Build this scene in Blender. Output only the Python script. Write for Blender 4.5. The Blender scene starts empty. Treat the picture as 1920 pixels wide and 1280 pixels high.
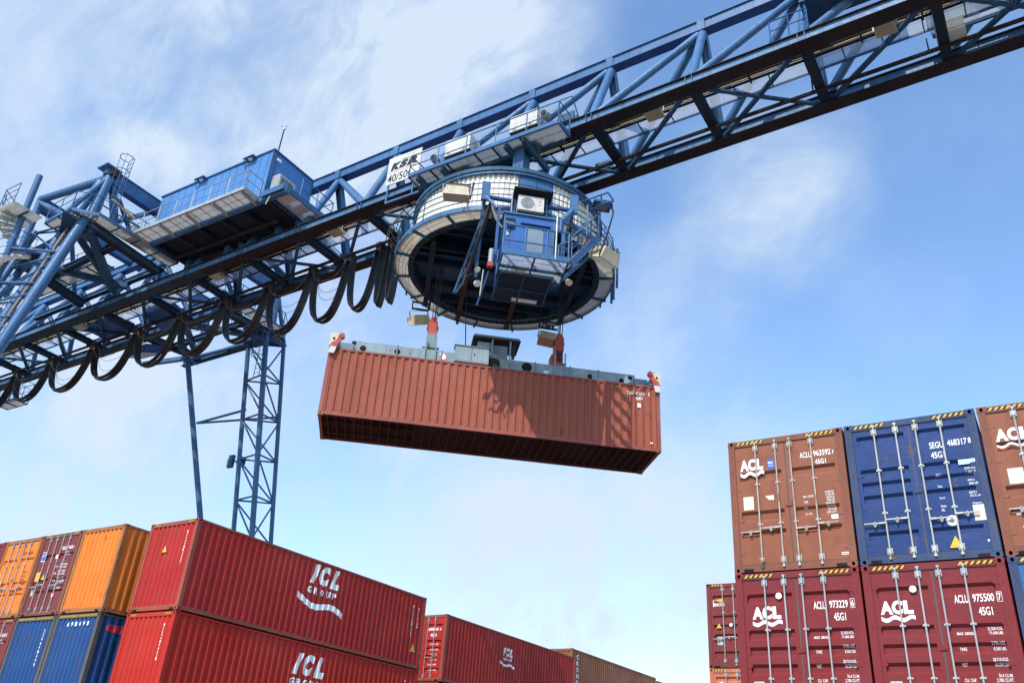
import bpy, bmesh, math, random
from mathutils import Vector, Matrix
random.seed(7)
PI = math.pi
SC = bpy.context.scene
COL = SC.collection
# ---------------------------------------------------------------- camera
cam_d = bpy.data.cameras.new("camera"); cam = bpy.data.objects.new("camera", cam_d); COL.objects.link(cam)
cam_d.sensor_width = 36.0; cam_d.lens = 36.0 * 1598.6 / 1920.0; cam_d.clip_end = 6000.0; cam_d.clip_start = 0.1
CR_, CU_, CF_ = ((0.84265,0.53407,0.06863),(0.20296,-0.43308,0.87821),(-0.49875,0.72609,0.47333))
cam.matrix_world = Matrix(((CR_[0], CU_[0], -CF_[0], 0), (CR_[1], CU_[1], -CF_[1], 0), (CR_[2], CU_[2], -CF_[2], 1.35), (0, 0, 0, 1)))
SC.camera = cam
# ---------------------------------------------------------------- light
SUN_AZ = math.radians(174.5)   # compass style: 0 = +Y, clockwise
SUN_EL = math.radians(48.0)
sun_dir = Vector((math.sin(SUN_AZ) * math.cos(SUN_EL), math.cos(SUN_AZ) * math.cos(SUN_EL), math.sin(SUN_EL)))
ld = bpy.data.lights.new("sun", 'SUN'); ld.energy = 4.7; ld.angle = math.radians(0.53); ld.color = (1.0, 0.95, 0.87)
lo = bpy.data.objects.new("sun", ld); COL.objects.link(lo)
lo.rotation_euler = sun_dir.to_track_quat('Z', 'Y').to_euler()
SC.view_settings.view_transform = 'Standard'; SC.view_settings.look = 'None'
SC.view_settings.exposure = -0.02; SC.view_settings.gamma = 1.0
# ---------------------------------------------------------------- sky with thin clouds
wd = bpy.data.worlds.new("World"); SC.world = wd; wd.use_nodes = True
nt = wd.node_tree; N = nt.nodes; L = nt.links
for n in list(N): N.remove(n)
wo = N.new('ShaderNodeOutputWorld'); bg = N.new('ShaderNodeBackground'); L.new(bg.outputs[0], wo.inputs[0])
bg.inputs['Strength'].default_value = 0.125
sky = N.new('ShaderNodeTexSky'); sky.sky_type = 'NISHITA'; sky.sun_disc = False
sky.sun_elevation = SUN_EL; sky.sun_rotation = SUN_AZ; sky.air_density = 1.15; sky.dust_density = 0.5; sky.ozone_density = 3.6
tc = N.new('ShaderNodeTexCoord')
def wm(op, a, b=None, clamp=False):
    n = N.new('ShaderNodeMath'); n.operation = op; n.use_clamp = clamp
    for i, v in enumerate((a, b)):
        if v is None: continue
        if isinstance(v, (int, float)): n.inputs[i].default_value = v
        else: L.new(v, n.inputs[i])
    return n.outputs[0]
def wnoise(scale, sx, sy, sz, detail, rough, dist, seed):
    mp = N.new('ShaderNodeMapping'); L.new(tc.outputs['Generated'], mp.inputs[0])
    mp.inputs['Scale'].default_value = (sx, sy, sz); mp.inputs['Location'].default_value = (seed, seed * 1.7, seed * .3)
    mp.inputs['Rotation'].default_value = (0.3, 0.5, 0.4)
    n = N.new('ShaderNodeTexNoise'); L.new(mp.outputs[0], n.inputs['Vector'])
    n.inputs['Scale'].default_value = scale; n.inputs['Detail'].default_value = detail
    n.inputs['Roughness'].default_value = rough; n.inputs['Distortion'].default_value = dist
    return n.outputs[0]
def blob(d, ang, amp):
    vm = N.new('ShaderNodeVectorMath'); vm.operation = 'DOT_PRODUCT'; L.new(tc.outputs['Generated'], vm.inputs[0])
    vm.inputs[1].default_value = d
    mr = N.new('ShaderNodeMapRange'); mr.interpolation_type = 'SMOOTHERSTEP'
    L.new(vm.outputs['Value'], mr.inputs[0]); mr.inputs[1].default_value = math.cos(math.radians(ang)); mr.inputs[2].default_value = 1.0
    mr.inputs[3].default_value = 0.0; mr.inputs[4].default_value = amp
    return mr.outputs[0]
cov = None
for d, ang, amp in [((-0.661,0.382,0.646), 28, .44), ((-0.522,0.448,0.726), 18, .34), ((-0.734,0.361,0.575), 3.2, .45), ((-0.218,0.753,0.621), 6.5, .28), ((-0.178,0.788,0.590), 6.0, .28), ((-0.144,0.750,0.646), 4.5, .16), ((-0.197,0.792,0.578), 2.6, .2),
                    ((-0.859,0.398,0.321), 15, .30), ((-0.822,0.449,0.350), 4, .30), ((-0.563,0.787,0.255), 22, .18), ((-0.413,0.893,0.175), 24, .34), ((-0.869,0.432,0.242), 18, .34), ((-0.330,0.787,0.521), 7, .34),
                    ((-0.095,0.864,0.494), 5, .12), ((-0.418,0.557,0.717), 9, .2), ((-0.659,0.632,0.408), 10, .26), ((-0.490,0.849,0.199), 14, .2)]:
    b = blob(d, ang, amp)
    cov = b if cov is None else wm('ADD', cov, b)
n1 = wnoise(2.4, 1.0, 1.5, 1.2, 12, .60, .35, 3.1)
n2 = wnoise(8.0, 1.0, 1.7, 1.0, 12, .66, .5, 1.3)
nn = wm('ADD', wm('MULTIPLY', n1, 0.62), wm('MULTIPLY', n2, 0.50))
n3 = N.new('ShaderNodeMapRange'); n3.interpolation_type = 'SMOOTHSTEP'; L.new(nn, n3.inputs[0])
n3.inputs[1].default_value = 0.36; n3.inputs[2].default_value = 0.76; n3.inputs[3].default_value = 0.35; n3.inputs[4].default_value = 1.6
fac = wm('MULTIPLY', cov, n3.outputs[0])
base = wm('MULTIPLY', wm('SUBTRACT', nn, 0.50, True), 0.55)
fac = wm('ADD', fac, base); fac = wm('MINIMUM', fac, 0.93); fac = wm('MAXIMUM', fac, 0.0)
mx = N.new('ShaderNodeMix'); mx.data_type = 'RGBA'; L.new(fac, mx.inputs[0])
hs = N.new('ShaderNodeHueSaturation'); L.new(sky.outputs[0], hs.inputs['Color']); hs.inputs['Saturation'].default_value = 1.06; hs.inputs['Value'].default_value = 2.3
L.new(hs.outputs[0], mx.inputs[6]); mx.inputs[7].default_value = (5.9, 6.85, 8.1, 1)
L.new(mx.outputs[2], bg.inputs['Color'])
# ---------------------------------------------------------------- materials
MATS = {}
def _nodes(name):
    m = bpy.data.materials.new(name); m.use_nodes = True
    return m, m.node_tree.nodes, m.node_tree.links
def paint(name, col, rough=.45, rust=0.0, rustcol=(.10, .045, .025), dirt=.25, metal=0.0, scale=1.2, fade=None, streak=True, spec=.28, bump=.0):
    """painted or bare surface: base colour with broad fading, fine dirt, vertical streaks and rust spots of its own"""
    if name in MATS: return MATS[name]
    m, n, l = _nodes(name); b = n['Principled BSDF']
    t = n.new('ShaderNodeTexCoord')
    def noise(sc, det, vs=(1, 1, 1), rg=.6):
        mp = n.new('ShaderNodeMapping'); l.new(t.outputs['Object'], mp.inputs[0]); mp.inputs['Scale'].default_value = vs
        x = n.new('ShaderNodeTexNoise'); l.new(mp.outputs[0], x.inputs['Vector'])
        x.inputs['Scale'].default_value = sc; x.inputs['Detail'].default_value = det; x.inputs['Roughness'].default_value = rg
        return x.outputs[0]
    def ramp(src, a, c, lo=0.0, hi=1.0):
        r = n.new('ShaderNodeMapRange'); l.new(src, r.inputs[0]); r.inputs[1].default_value = a; r.inputs[2].default_value = c
        r.inputs[3].default_value = lo; r.inputs[4].default_value = hi; return r.outputs[0]
    def mix(f, a, c, mode='MIX'):
        x = n.new('ShaderNodeMix'); x.data_type = 'RGBA'; x.blend_type = mode
        if isinstance(f, float): x.inputs[0].default_value = f
        else: l.new(f, x.inputs[0])
        for i, v in ((6, a), (7, c)):
            if isinstance(v, tuple): x.inputs[i].default_value = (*v, 1)
            else: l.new(v, x.inputs[i])
        return x.outputs[2]
    fd = fade or tuple(min(1, c * 1.25 + .015) for c in col)
    dk = tuple(c * .72 for c in col)
    c = mix(ramp(noise(scale * .5, 4), .35, .68), col, fd)
    c = mix(ramp(noise(scale * 4, 8), .45, .8, 0, dirt), c, dk)
    if streak: c = mix(ramp(noise(scale * 5, 5, (1, 1, .08)), .49, .72, 0, dirt * 1.1), c, tuple(.5 * a + .5 * r for a, r in zip(dk, rustcol)))
    if rust > 0:
        c = mix(ramp(noise(scale * 2.2, 9, (1, 1, .7), .68), .66 - rust * .3, .74 - rust * .25), c, mix(noise(scale * 30, 3), rustcol, tuple(r * 1.9 for r in rustcol)))
    l.new(c, b.inputs['Base Color'])
    l.new(ramp(noise(scale * 6, 5), .3, .7, max(.05, rough - .1), min(1, rough + .15)), b.inputs['Roughness'])
    b.inputs['Metallic'].default_value = metal; b.inputs['Specular IOR Level'].default_value = spec
    if bump > 0:
        bp = n.new('ShaderNodeBump'); bp.inputs['Strength'].default_value = bump; bp.inputs['Distance'].default_value = .045
        l.new(noise(scale * 3, 4), bp.inputs['Height']); l.new(bp.outputs[0], b.inputs['Normal'])
    MATS[name] = m; return m
def mesh_mat(name, col, opening=.45, pitch=55):
    """expanded metal: a fine diamond pattern of real holes, given by the pattern of two crossed waves"""
    m, n, l = _nodes(name); b = n['Principled BSDF']; out = n['Material Output']
    t = n.new('ShaderNodeTexCoord')
    def wave(rot):
        mp = n.new('ShaderNodeMapping'); l.new(t.outputs['Object'], mp.inputs[0]); mp.inputs['Rotation'].default_value = (0, 0, rot)
        w = n.new('ShaderNodeTexWave'); l.new(mp.outputs[0], w.inputs['Vector']); w.inputs['Scale'].default_value = pitch / 6.28
        return w.outputs['Fac']
    a = n.new('ShaderNodeMath'); a.operation = 'MAXIMUM'; l.new(wave(.6), a.inputs[0]); l.new(wave(-.6), a.inputs[1])
    s = n.new('ShaderNodeMath'); s.operation = 'GREATER_THAN'; l.new(a.outputs[0], s.inputs[0]); s.inputs[1].default_value = opening
    tr = n.new('ShaderNodeBsdfTransparent'); mxs = n.new('ShaderNodeMixShader')
    tl = n.new('ShaderNodeBsdfTranslucent'); tl.inputs[0].default_value = (*[min(1, c * 1.3) for c in col], 1); m2 = n.new('ShaderNodeMixShader'); m2.inputs[0].default_value = .45; l.new(b.outputs[0], m2.inputs[1]); l.new(tl.outputs[0], m2.inputs[2])
    l.new(s.outputs[0], mxs.inputs[0]); l.new(tr.outputs[0], mxs.inputs[1]); l.new(m2.outputs[0], mxs.inputs[2]); l.new(mxs.outputs[0], out.inputs[0])
    b.inputs['Base Color'].default_value = (*col, 1); b.inputs['Roughness'].default_value = .5; b.inputs['Metallic'].default_value = .3
    MATS[name] = m; return m
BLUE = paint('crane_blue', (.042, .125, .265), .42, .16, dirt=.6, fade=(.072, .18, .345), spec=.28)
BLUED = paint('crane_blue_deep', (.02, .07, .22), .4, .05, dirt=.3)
CABBLUE = paint('cabin_blue', (.028, .11, .31), .38, .05, dirt=.4)
HOUSE = paint('house_blue', (.07, .205, .455), .4, .05, dirt=.35, scale=.8, spec=.28)
CHORD = paint('chord_blue', (.06, .155, .29), .5, .32, rustcol=(.06, .035, .028), dirt=.6)
DOORG = paint('cab_door_pane', (.17, .21, .25), .2, 0, dirt=.2, streak=False, spec=.5)
RUSTY = paint('flange_rust', (.026, .022, .025), .75, .35, rustcol=(.038, .021, .017), dirt=.5, fade=(.045, .034, .033), spec=.15)
FLBLUE = paint('flange_blue_grey', (.028, .045, .062), .7, .25, rustcol=(.035, .022, .018), dirt=.5, spec=.2)
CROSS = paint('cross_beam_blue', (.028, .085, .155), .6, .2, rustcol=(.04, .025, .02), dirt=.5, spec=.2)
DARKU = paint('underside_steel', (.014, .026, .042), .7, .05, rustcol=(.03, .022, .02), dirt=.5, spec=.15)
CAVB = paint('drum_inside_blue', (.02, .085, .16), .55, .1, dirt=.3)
BROWNST = paint('brown_primer_steel', (.036, .026, .027), .75, .3, dirt=.4)
CREAM = paint('cream_cladding', (.66, .63, .53), .4, .04, rustcol=(.2, .13, .08), dirt=.4, fade=(.76, .74, .66))
GALV = paint('galvanised', (.38, .40, .40), .42, .10, metal=.3, dirt=.4)
GALVD = paint('galvanised_dull', (.33, .34, .34), .55, .1, metal=.15, dirt=.4)
GREYP = paint('spreader_grey', (.22, .29, .32), .5, .08, dirt=.5)
GREYD = paint('spreader_grey_dark', (.16, .22, .25), .5, .1, dirt=.4)
REDP = paint('hook_red', (.40, .065, .045), .5, .25, dirt=.5)
BLACK = paint('black_rubber', (.012, .012, .013), .6, 0, dirt=.2, streak=False)
HOLE = paint('hole_shade', (.006, .006, .007), .9, 0, dirt=0, streak=False)  # near-black colour stands in for the shade inside holes and slots
CABLE = paint('festoon_black', (.018, .014, .015), .45, .1, rustcol=(.045, .02, .015), dirt=.3, streak=False)
CABLEG = paint('cable_grey', (.16, .14, .11), .5, 0, dirt=.3, streak=False)
LAMPB = paint('lamp_beige', (.55, .47, .33), .5, .12, dirt=.4)
LAMPG = paint('lamp_glass', (.34, .28, .16), .22, 0, dirt=.3, streak=False, spec=.7)
OFFW = paint('off_white', (.54, .53, .48), .5, .04, dirt=.25)
WHITE = paint('white_lettering', (.78, .78, .76), .55, 0, dirt=.12, streak=False)
WHITEW = paint('white_worn', (.70, .70, .66), .6, .12, rustcol=(.35, .12, .10), dirt=.2, streak=False)
BLK = paint('black_lettering', (.02, .02, .022), .6, 0, dirt=.1, streak=False)
YEL = paint('hazard_yellow', (.62, .38, .03), .5, 0, dirt=.15, streak=False)
ORS = paint('orange_sticker', (.85, .36, .02), .5, 0, dirt=.1, streak=False)
PAPER = paint('plate_pale', (.58, .55, .42), .5, 0, dirt=.35, streak=False, scale=3)
PLATEG = paint('plate_grey', (.40, .41, .38), .45, .03, dirt=.4, scale=3)
STB = paint('sticker_blue', (.02, .10, .42), .5, 0, dirt=.1, streak=False)
STLB = paint('sticker_pale_blue', (.50, .68, .80), .5, 0, dirt=.1, streak=False)
STR = paint('sticker_red', (.70, .04, .03), .5, 0, dirt=.1, streak=False)
CREAMP = paint('yellow_pipe', (.50, .36, .14), .6, .2, dirt=.4)
GASKET = paint('door_gasket', (.10, .095, .09), .8, .0, dirt=.4)


MESHW = mesh_mat('expanded_metal', (.56, .52, .42), .60, 60)
MESHB = mesh_mat('expanded_metal_blue', (.50, .55, .60), .62, 70)
BEIGEU = mesh_mat('grating_pale', (.58, .57, .52), .22, 50)
PANELU = mesh_mat('grating_grey', (.44, .46, .47), .30, 50)
g_, gn, gl = _nodes('cab_glass'); gb = gn['Principled BSDF']; gb.inputs['Base Color'].default_value = (.012, .038, .07, 1); gb.inputs['Roughness'].default_value = .2; gb.inputs['Specular IOR Level'].default_value = .15
MATS['cab_glass'] = g_; GLASS = g_
# ---------------------------------------------------------------- mesh builder
class MB:
    def __init__(s, M=None): s.v = []; s.f = []; s.mi = []; s.ms = []; s.M = M
    def add(s, vs, fs, mat):
        if mat not in s.ms: s.ms.append(mat)
        k = s.ms.index(mat); o = len(s.v)
        for p in vs:
            p = Vector(p); s.v.append(tuple(s.M @ p) if s.M else tuple(p))
        for f in fs: s.f.append([o + i for i in f]); s.mi.append(k)
    def box(s, x0, x1, y0, y1, z0, z1, mat):
        s.add([(x, y, z) for z in (z0, z1) for x, y in ((x0, y0), (x1, y0), (x1, y1), (x0, y1))],
              [(3, 2, 1, 0), (4, 5, 6, 7), (0, 1, 5, 4), (1, 2, 6, 5), (2, 3, 7, 6), (3, 0, 4, 7)], mat)
    def frame(s, p, q, up=(0, 0, 1)):
        p = Vector(p); q = Vector(q); d = (q - p).normalized(); u = Vector(up)
        if abs(d.dot(u)) > .98: u = Vector((1, 0, 0)) if abs(d.x) < .9 else Vector((0, 1, 0))
        a = d.cross(u).normalized(); b = a.cross(d).normalized(); return p, q, d, a, b
    def bar(s, p, q, w, h, mat, up=(0, 0, 1), oa=0, ob=0):
        p, q, d, a, b = s.frame(p, q, up); vs = []
        for e in (p, q):
            for i, j in ((-1, -1), (1, -1), (1, 1), (-1, 1)): vs.append(e + a * (i * w / 2 + oa) + b * (j * h / 2 + ob))
        s.add(vs, [(0, 1, 2, 3), (7, 6, 5, 4), (1, 0, 4, 5), (2, 1, 5, 6), (3, 2, 6, 7), (0, 3, 7, 4)], mat)
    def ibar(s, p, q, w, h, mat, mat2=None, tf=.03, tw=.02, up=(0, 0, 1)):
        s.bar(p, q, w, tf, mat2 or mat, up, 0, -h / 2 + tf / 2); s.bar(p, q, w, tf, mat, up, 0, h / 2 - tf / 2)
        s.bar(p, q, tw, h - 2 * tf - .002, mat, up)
    def tube(s, p, q, r, mat, n=12, r2=None):
        if n > 8 and r < .06: n = 8
        p, q, d, a, b = s.frame(p, q); r2 = r if r2 is None else r2; vs = []
        for e, rr in ((p, r), (q, r2)):
            for i in range(n):
                t = 2 * PI * i / n; vs.append(e + a * (math.cos(t) * rr) + b * (math.sin(t) * rr))
        s.add(vs, [(i, (i + 1) % n, n + (i + 1) % n, n + i) for i in range(n)] + [tuple(range(n))[::-1], tuple(range(n, 2 * n))], mat)
    def path(s, pts, r, mat, n=6):
        for a, b in zip(pts[:-1], pts[1:]): s.tube(a, b, r, mat, n)
    def ribbon(s, pts, side, w, t, mat):
        side = Vector(side).normalized(); vs = []
        P = [Vector(p) for p in pts]
        for i, p in enumerate(P):
            d = (P[min(i + 1, len(P) - 1)] - P[max(i - 1, 0)]).normalized(); nn_ = d.cross(side).normalized()
            for a, b in ((-1, -1), (1, -1), (1, 1), (-1, 1)): vs.append(p + side * (a * w / 2) + nn_ * (b * t / 2))
        fs = []
        for i in range(len(P) - 1):
            o = i * 4
            for k in range(4): fs.append((o + k, o + (k + 1) % 4, o + 4 + (k + 1) % 4, o + 4 + k))
        fs += [(3, 2, 1, 0), tuple(len(vs) - 4 + k for k in range(4))]
        s.add(vs, fs, mat)
    def prism(s, poly, vec, mat):
        n = len(poly); vec = Vector(vec); P = [Vector(p) for p in poly]
        s.add(P + [p + vec for p in P], [tuple(range(n))[::-1], tuple(range(n, 2 * n))] + [(i, (i + 1) % n, n + (i + 1) % n, n + i) for i in range(n)], mat)
    def quad(s, a, b, c, d, mat): s.add([a, b, c, d], [(0, 1, 2, 3)], mat)
    def cyl(s, c, axis, r, h, mat, n=24, r2=None):
        c = Vector(c); ax = Vector(axis).normalized(); s.tube(c, c + ax * h, r, mat, n, r2)
    def annulus(s, cx, cy, z0, z1, ri, ro, mat, n=72, a0=0.0, a1=2 * PI, side=None):
        vs = []; full = abs(a1 - a0 - 2 * PI) < 1e-6; m = n if full else n + 1
        for i in range(m):
            t = a0 + (a1 - a0) * i / n; c, q = math.cos(t), math.sin(t)
            vs += [(cx + c * ri, cy + q * ri, z0), (cx + c * ro, cy + q * ro, z0), (cx + c * ro, cy + q * ro, z1), (cx + c * ri, cy + q * ri, z1)]
        fs = []
        for i in range(n):
            a = i * 4; b = ((i + 1) % m) * 4
            for k in range(4): fs.append((a + k, b + k, b + (k + 1) % 4, a + (k + 1) % 4))
        if not full: fs += [(0, 1, 2, 3), tuple((m - 1) * 4 + k for k in (3, 2, 1, 0))]
        s.add(vs, fs, mat)
    def build(s, name, parent=None, smooth=True):
        if name == 'lettering' and len(s.ms) > 1:                      # printed words one part, each kind of sticker another
            words = [i for i, m in enumerate(s.ms) if m in (WHITE, WHITEW, BLK)]; o = None
            for grp in [words] + [[i] for i in range(len(s.ms)) if i not in words]:
                if not grp: continue
                b_ = MB()
                for f, k in zip(s.f, s.mi):
                    if k in grp: b_.add([s.v[i] for i in f], [tuple(range(len(f)))], s.ms[k])
                if b_.f: b_.build('printed_words' if grp is words else 'sticker', parent, smooth)
            return None
        me = bpy.data.meshes.new(name); me.from_pydata(s.v, [], s.f)
        for m in s.ms: me.materials.append(m)
        me.polygons.foreach_set('material_index', s.mi)
        bm = bmesh.new(); bm.from_mesh(me); bmesh.ops.recalc_face_normals(bm, faces=bm.faces); bm.to_mesh(me); bm.free()
        if smooth:
            me.shade_smooth(); me.set_sharp_from_angle(angle=math.radians(34))
        me.update()
        o = bpy.data.objects.new(name, me); COL.objects.link(o)
        if parent is not None: o.parent = parent
        return o
def thing(name, label, cat, loc=(0, 0, 0), rot=(0, 0, 0), group=None):
    o = bpy.data.objects.new(name, None); COL.objects.link(o); o.location = loc; o.rotation_euler = rot
    o.empty_display_size = .5
    o['label'] = label; o['category'] = cat
    if group: o['group'] = group
    return o
def hull_railing(b, pts, h, mat, r=.022, posts=None, mids=(.5,), toe=0, toemat=None, up=(0, 0, 1)):
    """guard rail along floor polyline pts"""
    up = Vector(up)
    P = [Vector(p) for p in pts]
    for a, c in zip(P[:-1], P[1:]):
        ln = (c - a).length; n = posts or max(1, round(ln / 1.3))
        b.tube(a + up * h, c + up * h, r, mat, 6)
        for f in mids: b.tube(a + up * h * f, c + up * h * f, r * .8, mat, 6)
        for i in range(n + 1):
            p = a.lerp(c, i / n); b.tube(p, p + up * h, r, mat, 6)
        if toe: b.bar(a + up * toe / 2, c + up * toe / 2, .012, toe, toemat or mat)
# ---------------------------------------------------------------- text as thin geometry
_tc = {}
def text2d(st, shear=0.0, bold=0.0, spacing=1.0):
    k = (st, shear, bold, spacing)
    if k in _tc: return _tc[k]
    cu = bpy.data.curves.new('txt', 'FONT'); cu.body = st; cu.shear = shear; cu.offset = bold; cu.space_character = spacing; cu.resolution_u = 3
    ob = bpy.data.objects.new('txt', cu); COL.objects.link(ob)
    dg = bpy.context.evaluated_depsgraph_get(); dg.update()
    me = bpy.data.meshes.new_from_object(ob.evaluated_get(dg))
    vs = [(v.co.x, v.co.y) for v in me.vertices]; fs = [list(p.vertices) for p in me.polygons]
    bpy.data.objects.remove(ob); bpy.data.curves.remove(cu); bpy.data.meshes.remove(me)
    x0 = min(v[0] for v in vs); x1 = max(v[0] for v in vs); y0 = min(v[1] for v in vs); y1 = max(v[1] for v in vs)
    vs = [((x - x0) / (x1 - x0), (y - y0) / (y1 - y0)) for x, y in vs]
    _tc[k] = (vs, fs, (x1 - x0) / (y1 - y0)); return _tc[k]
def put_text(b, st, o, u, v, h, mat, w=None, shear=0.0, bold=0.012, spacing=1.0, align='L', surf=None, cuts=None, lift=.004):
    """text with its lower left corner at o, along u, up v; surf(t) gives the depth of a corrugated wall at distance t along u"""
    vs, fs, asp = text2d(st, shear, bold, spacing)
    w = w or asp * h * .62
    o = Vector(o); u = Vector(u).normalized(); v = Vector(v).normalized(); nrm = u.cross(v)
    if align == 'R': o = o - u * w
    if align == 'C': o = o - u * w / 2
    put_flat(b, [(x * w, y * h) for x, y in vs], fs, o, u, v, mat, surf, cuts, lift)
def put_flat(b, vs, fs, o, u, v, mat, surf=None, cuts=None, lift=.004):
    o = Vector(o); u = Vector(u).normalized(); v = Vector(v).normalized(); nrm = u.cross(v)
    if surf:
        bm = bmesh.new(); V = [bm.verts.new((x, y, 0)) for x, y in vs]
        for f in fs:
            try: bm.faces.new([V[i] for i in f])
            except ValueError: pass
        xs = [x for x, y in vs]; lo_, hi_ = min(xs), max(xs)
        for c in cuts:
            if lo_ < c < hi_:
                bmesh.ops.bisect_plane(bm, geom=bm.verts[:] + bm.edges[:] + bm.faces[:], plane_co=(c, 0, 0), plane_no=(1, 0, 0))
        bm.verts.index_update()
        b.add([o + u * q.co.x + v * q.co.y + nrm * (lift - surf(q.co.x)) for q in bm.verts], [[q.index for q in f.verts] for f in bm.faces], mat)
        bm.free()
    else:
        b.add([o + u * x + v * y + nrm * (lift - zsurf(o.z + y, u)) for x, y in vs], fs, mat)
ZS = []
def zsurf(z, u):
    if u.x > .9:
        for a, c in ZS:
            if a <= z <= c: return .055 * max(0, min(1, (z - a) / .055, (c - z) / .055))
    return 0.0
def wave_strip(b, o, u, v, w, h, t, mat, surf=None, cuts=None, n=24, lift=.004):
    vs = []; fs = []
    for i in range(n + 1):
        f = i / n; y = h * (.5 * math.cos(f * 2 * PI * 1.25 + .35) * (1 - .1 * f)) - h * .9 * f + h * .5
        vs += [(f * w, y), (f * w, y + t)]
        if i: k = 2 * i; fs.append((k - 2, k, k + 1, k - 1))
    put_flat(b, vs, fs, o, u, v, mat, surf, cuts, lift)
# ---------------------------------------------------------------- ground
gm, gn, gl = _nodes('concrete_yard'); gb = gn['Principled BSDF']
gt = gn.new('ShaderNodeTexCoord'); g1 = gn.new('ShaderNodeTexNoise'); gl.new(gt.outputs['Object'], g1.inputs['Vector']); g1.inputs['Scale'].default_value = .25; g1.inputs['Detail'].default_value = 9
gr = gn.new('ShaderNodeValToRGB'); gl.new(g1.outputs[0], gr.inputs[0])
gr.color_ramp.elements[0].color = (.09, .088, .083, 1); gr.color_ramp.elements[1].color = (.19, .185, .175, 1); gr.color_ramp.elements[0].position = .3; gr.color_ramp.elements[1].position = .7
gl.new(gr.outputs[0], gb.inputs['Base Color']); gb.inputs['Roughness'].default_value = .9
b = MB(); b.add([(-1500, -1500, 0), (1500, -1500, 0), (1500, 1500, 0), (-1500, 1500, 0)], [(0, 1, 2, 3)], gm)
o = b.build('ground', None, False); o['kind'] = 'structure'; o['label'] = 'concrete yard floor under the container stacks'
# ================================================================ shipping containers
CW, CL, CP = 2.438, 12.192, .09
def corr(L0, L1, pitch, depth, d0=.012):
    """trapezoid profile: list of (distance, depth)"""
    n = max(1, round((L1 - L0) / pitch)); p = (L1 - L0) / n; out = [(L0, d0)]
    for i in range(n):
        s = L0 + i * p
        out += [(s + p * .16, d0), (s + p * .34, d0 + depth), (s + p * .66, d0 + depth), (s + p * .84, d0)]
    out.append((L1, d0)); return out
def prof_fn(pr, off=0.0):
    def f(t):
        t = t + off
        for (a, da), (b_, db) in zip(pr[:-1], pr[1:]):
            if a <= t <= b_: return da + (db - da) * ((t - a) / max(1e-6, b_ - a))
        return pr[0][1]
    return f
def corner_casting(parent, cx, sx, cy, sy, z0, mat, name='corner_casting'):
    """cast corner block with the oval holes cut through its end and side faces"""
    b = MB(); w, l, h = .162, .178, .118
    x0, x1 = (cx, cx + w) if sx > 0 else (cx - w, cx); y0, y1 = (cy, cy + l) if sy > 0 else (cy - l, cy); z1 = z0 + h
    fy = cy; fx = cx
    # closed faces: the three that carry no hole, and the bottom/top
    b.quad((x0, y0, z0), (x0, y1, z0), (x1, y1, z0), (x1, y0, z0), mat); b.quad((x0, y0, z1), (x1, y0, z1), (x1, y1, z1), (x0, y1, z1), mat)
    bx = x1 if sx > 0 else x0; b.quad((bx, y0, z0), (bx, y1, z0), (bx, y1, z1), (bx, y0, z1), mat)
    by = y1 if sy > 0 else y0; b.quad((x0, by, z0), (x1, by, z0), (x1, by, z1), (x0, by, z1), mat)
    def holed(P, A, B, inn, rx, ry):
        n = 16; P = Vector(P); A = Vector(A); B = Vector(B); inn = Vector(inn); out = []; ho = []; hi = []
        ha, hb = A.length / 2, B.length / 2; ua, ub = A.normalized(), B.normalized(); c = P + A / 2 + B / 2
        for i in range(n):
            t = 2 * PI * (i + .5) / n; ct, st = math.cos(t), math.sin(t); k = 1 / max(abs(ct) , abs(st))
            out.append(c + ua * (ct * k * ha) + ub * (st * k * hb)); e = c + ua * (ct * rx) + ub * (st * ry); ho.append(e); hi.append(e + inn)
        b.add(out + ho + hi, [(i, (i + 1) % n, n + (i + 1) % n, n + i) for i in range(n)], mat)
        b.add(ho + hi, [(i, (i + 1) % n, n + (i + 1) % n, n + i) for i in range(n)] + [tuple(range(n, 2 * n))], HOLE)
    holed((x0, fy, z0), (w, 0, 0), (0, 0, h), (0, .07 * sy, 0), .032, .04)
    holed((fx, y0, z0), (0, l, 0), (0, 0, h), (.07 * sx, 0, 0), .04, .03)
    return b.build(name, parent, False)
def wall_long(parent, side, H, mat, name='side_wall', y0=.16, y1=CL - .16, pitch=.278, depth=.044, marks=None):
    pr = corr(y0, y1, pitch, depth); b = MB(); z0, z1 = .15, H - .07; vs = []; fs = []
    for y, d in pr:
        x = CW - d if side > 0 else d
        vs += [(x, y, z0), (x, y, z1)]
    fs = [(2 * i, 2 * i + 2, 2 * i + 3, 2 * i + 1) for i in range(len(pr) - 1)]
    b.add(vs, fs, mat); o = b.build(name, parent, False)
    return pr
def wall_end(parent, H, mat, at_far, name='end_wall', pitch=.25, depth=.045, n=9):
    x0, x1 = .155, CW - .155; pr = corr(x0, x1, (x1 - x0) / n, depth, .02); b = MB(); z0, z1 = .15, H - .12; vs = []
    for x, d in pr:
        y = CL - d if at_far else d
        vs += [(x, y, z0), (x, y, z1)]
    b.add(vs, [(2 * i, 2 * i + 2, 2 * i + 3, 2 * i + 1) for i in range(len(pr) - 1)], mat); b.build(name, parent, False)
    return pr
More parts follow.
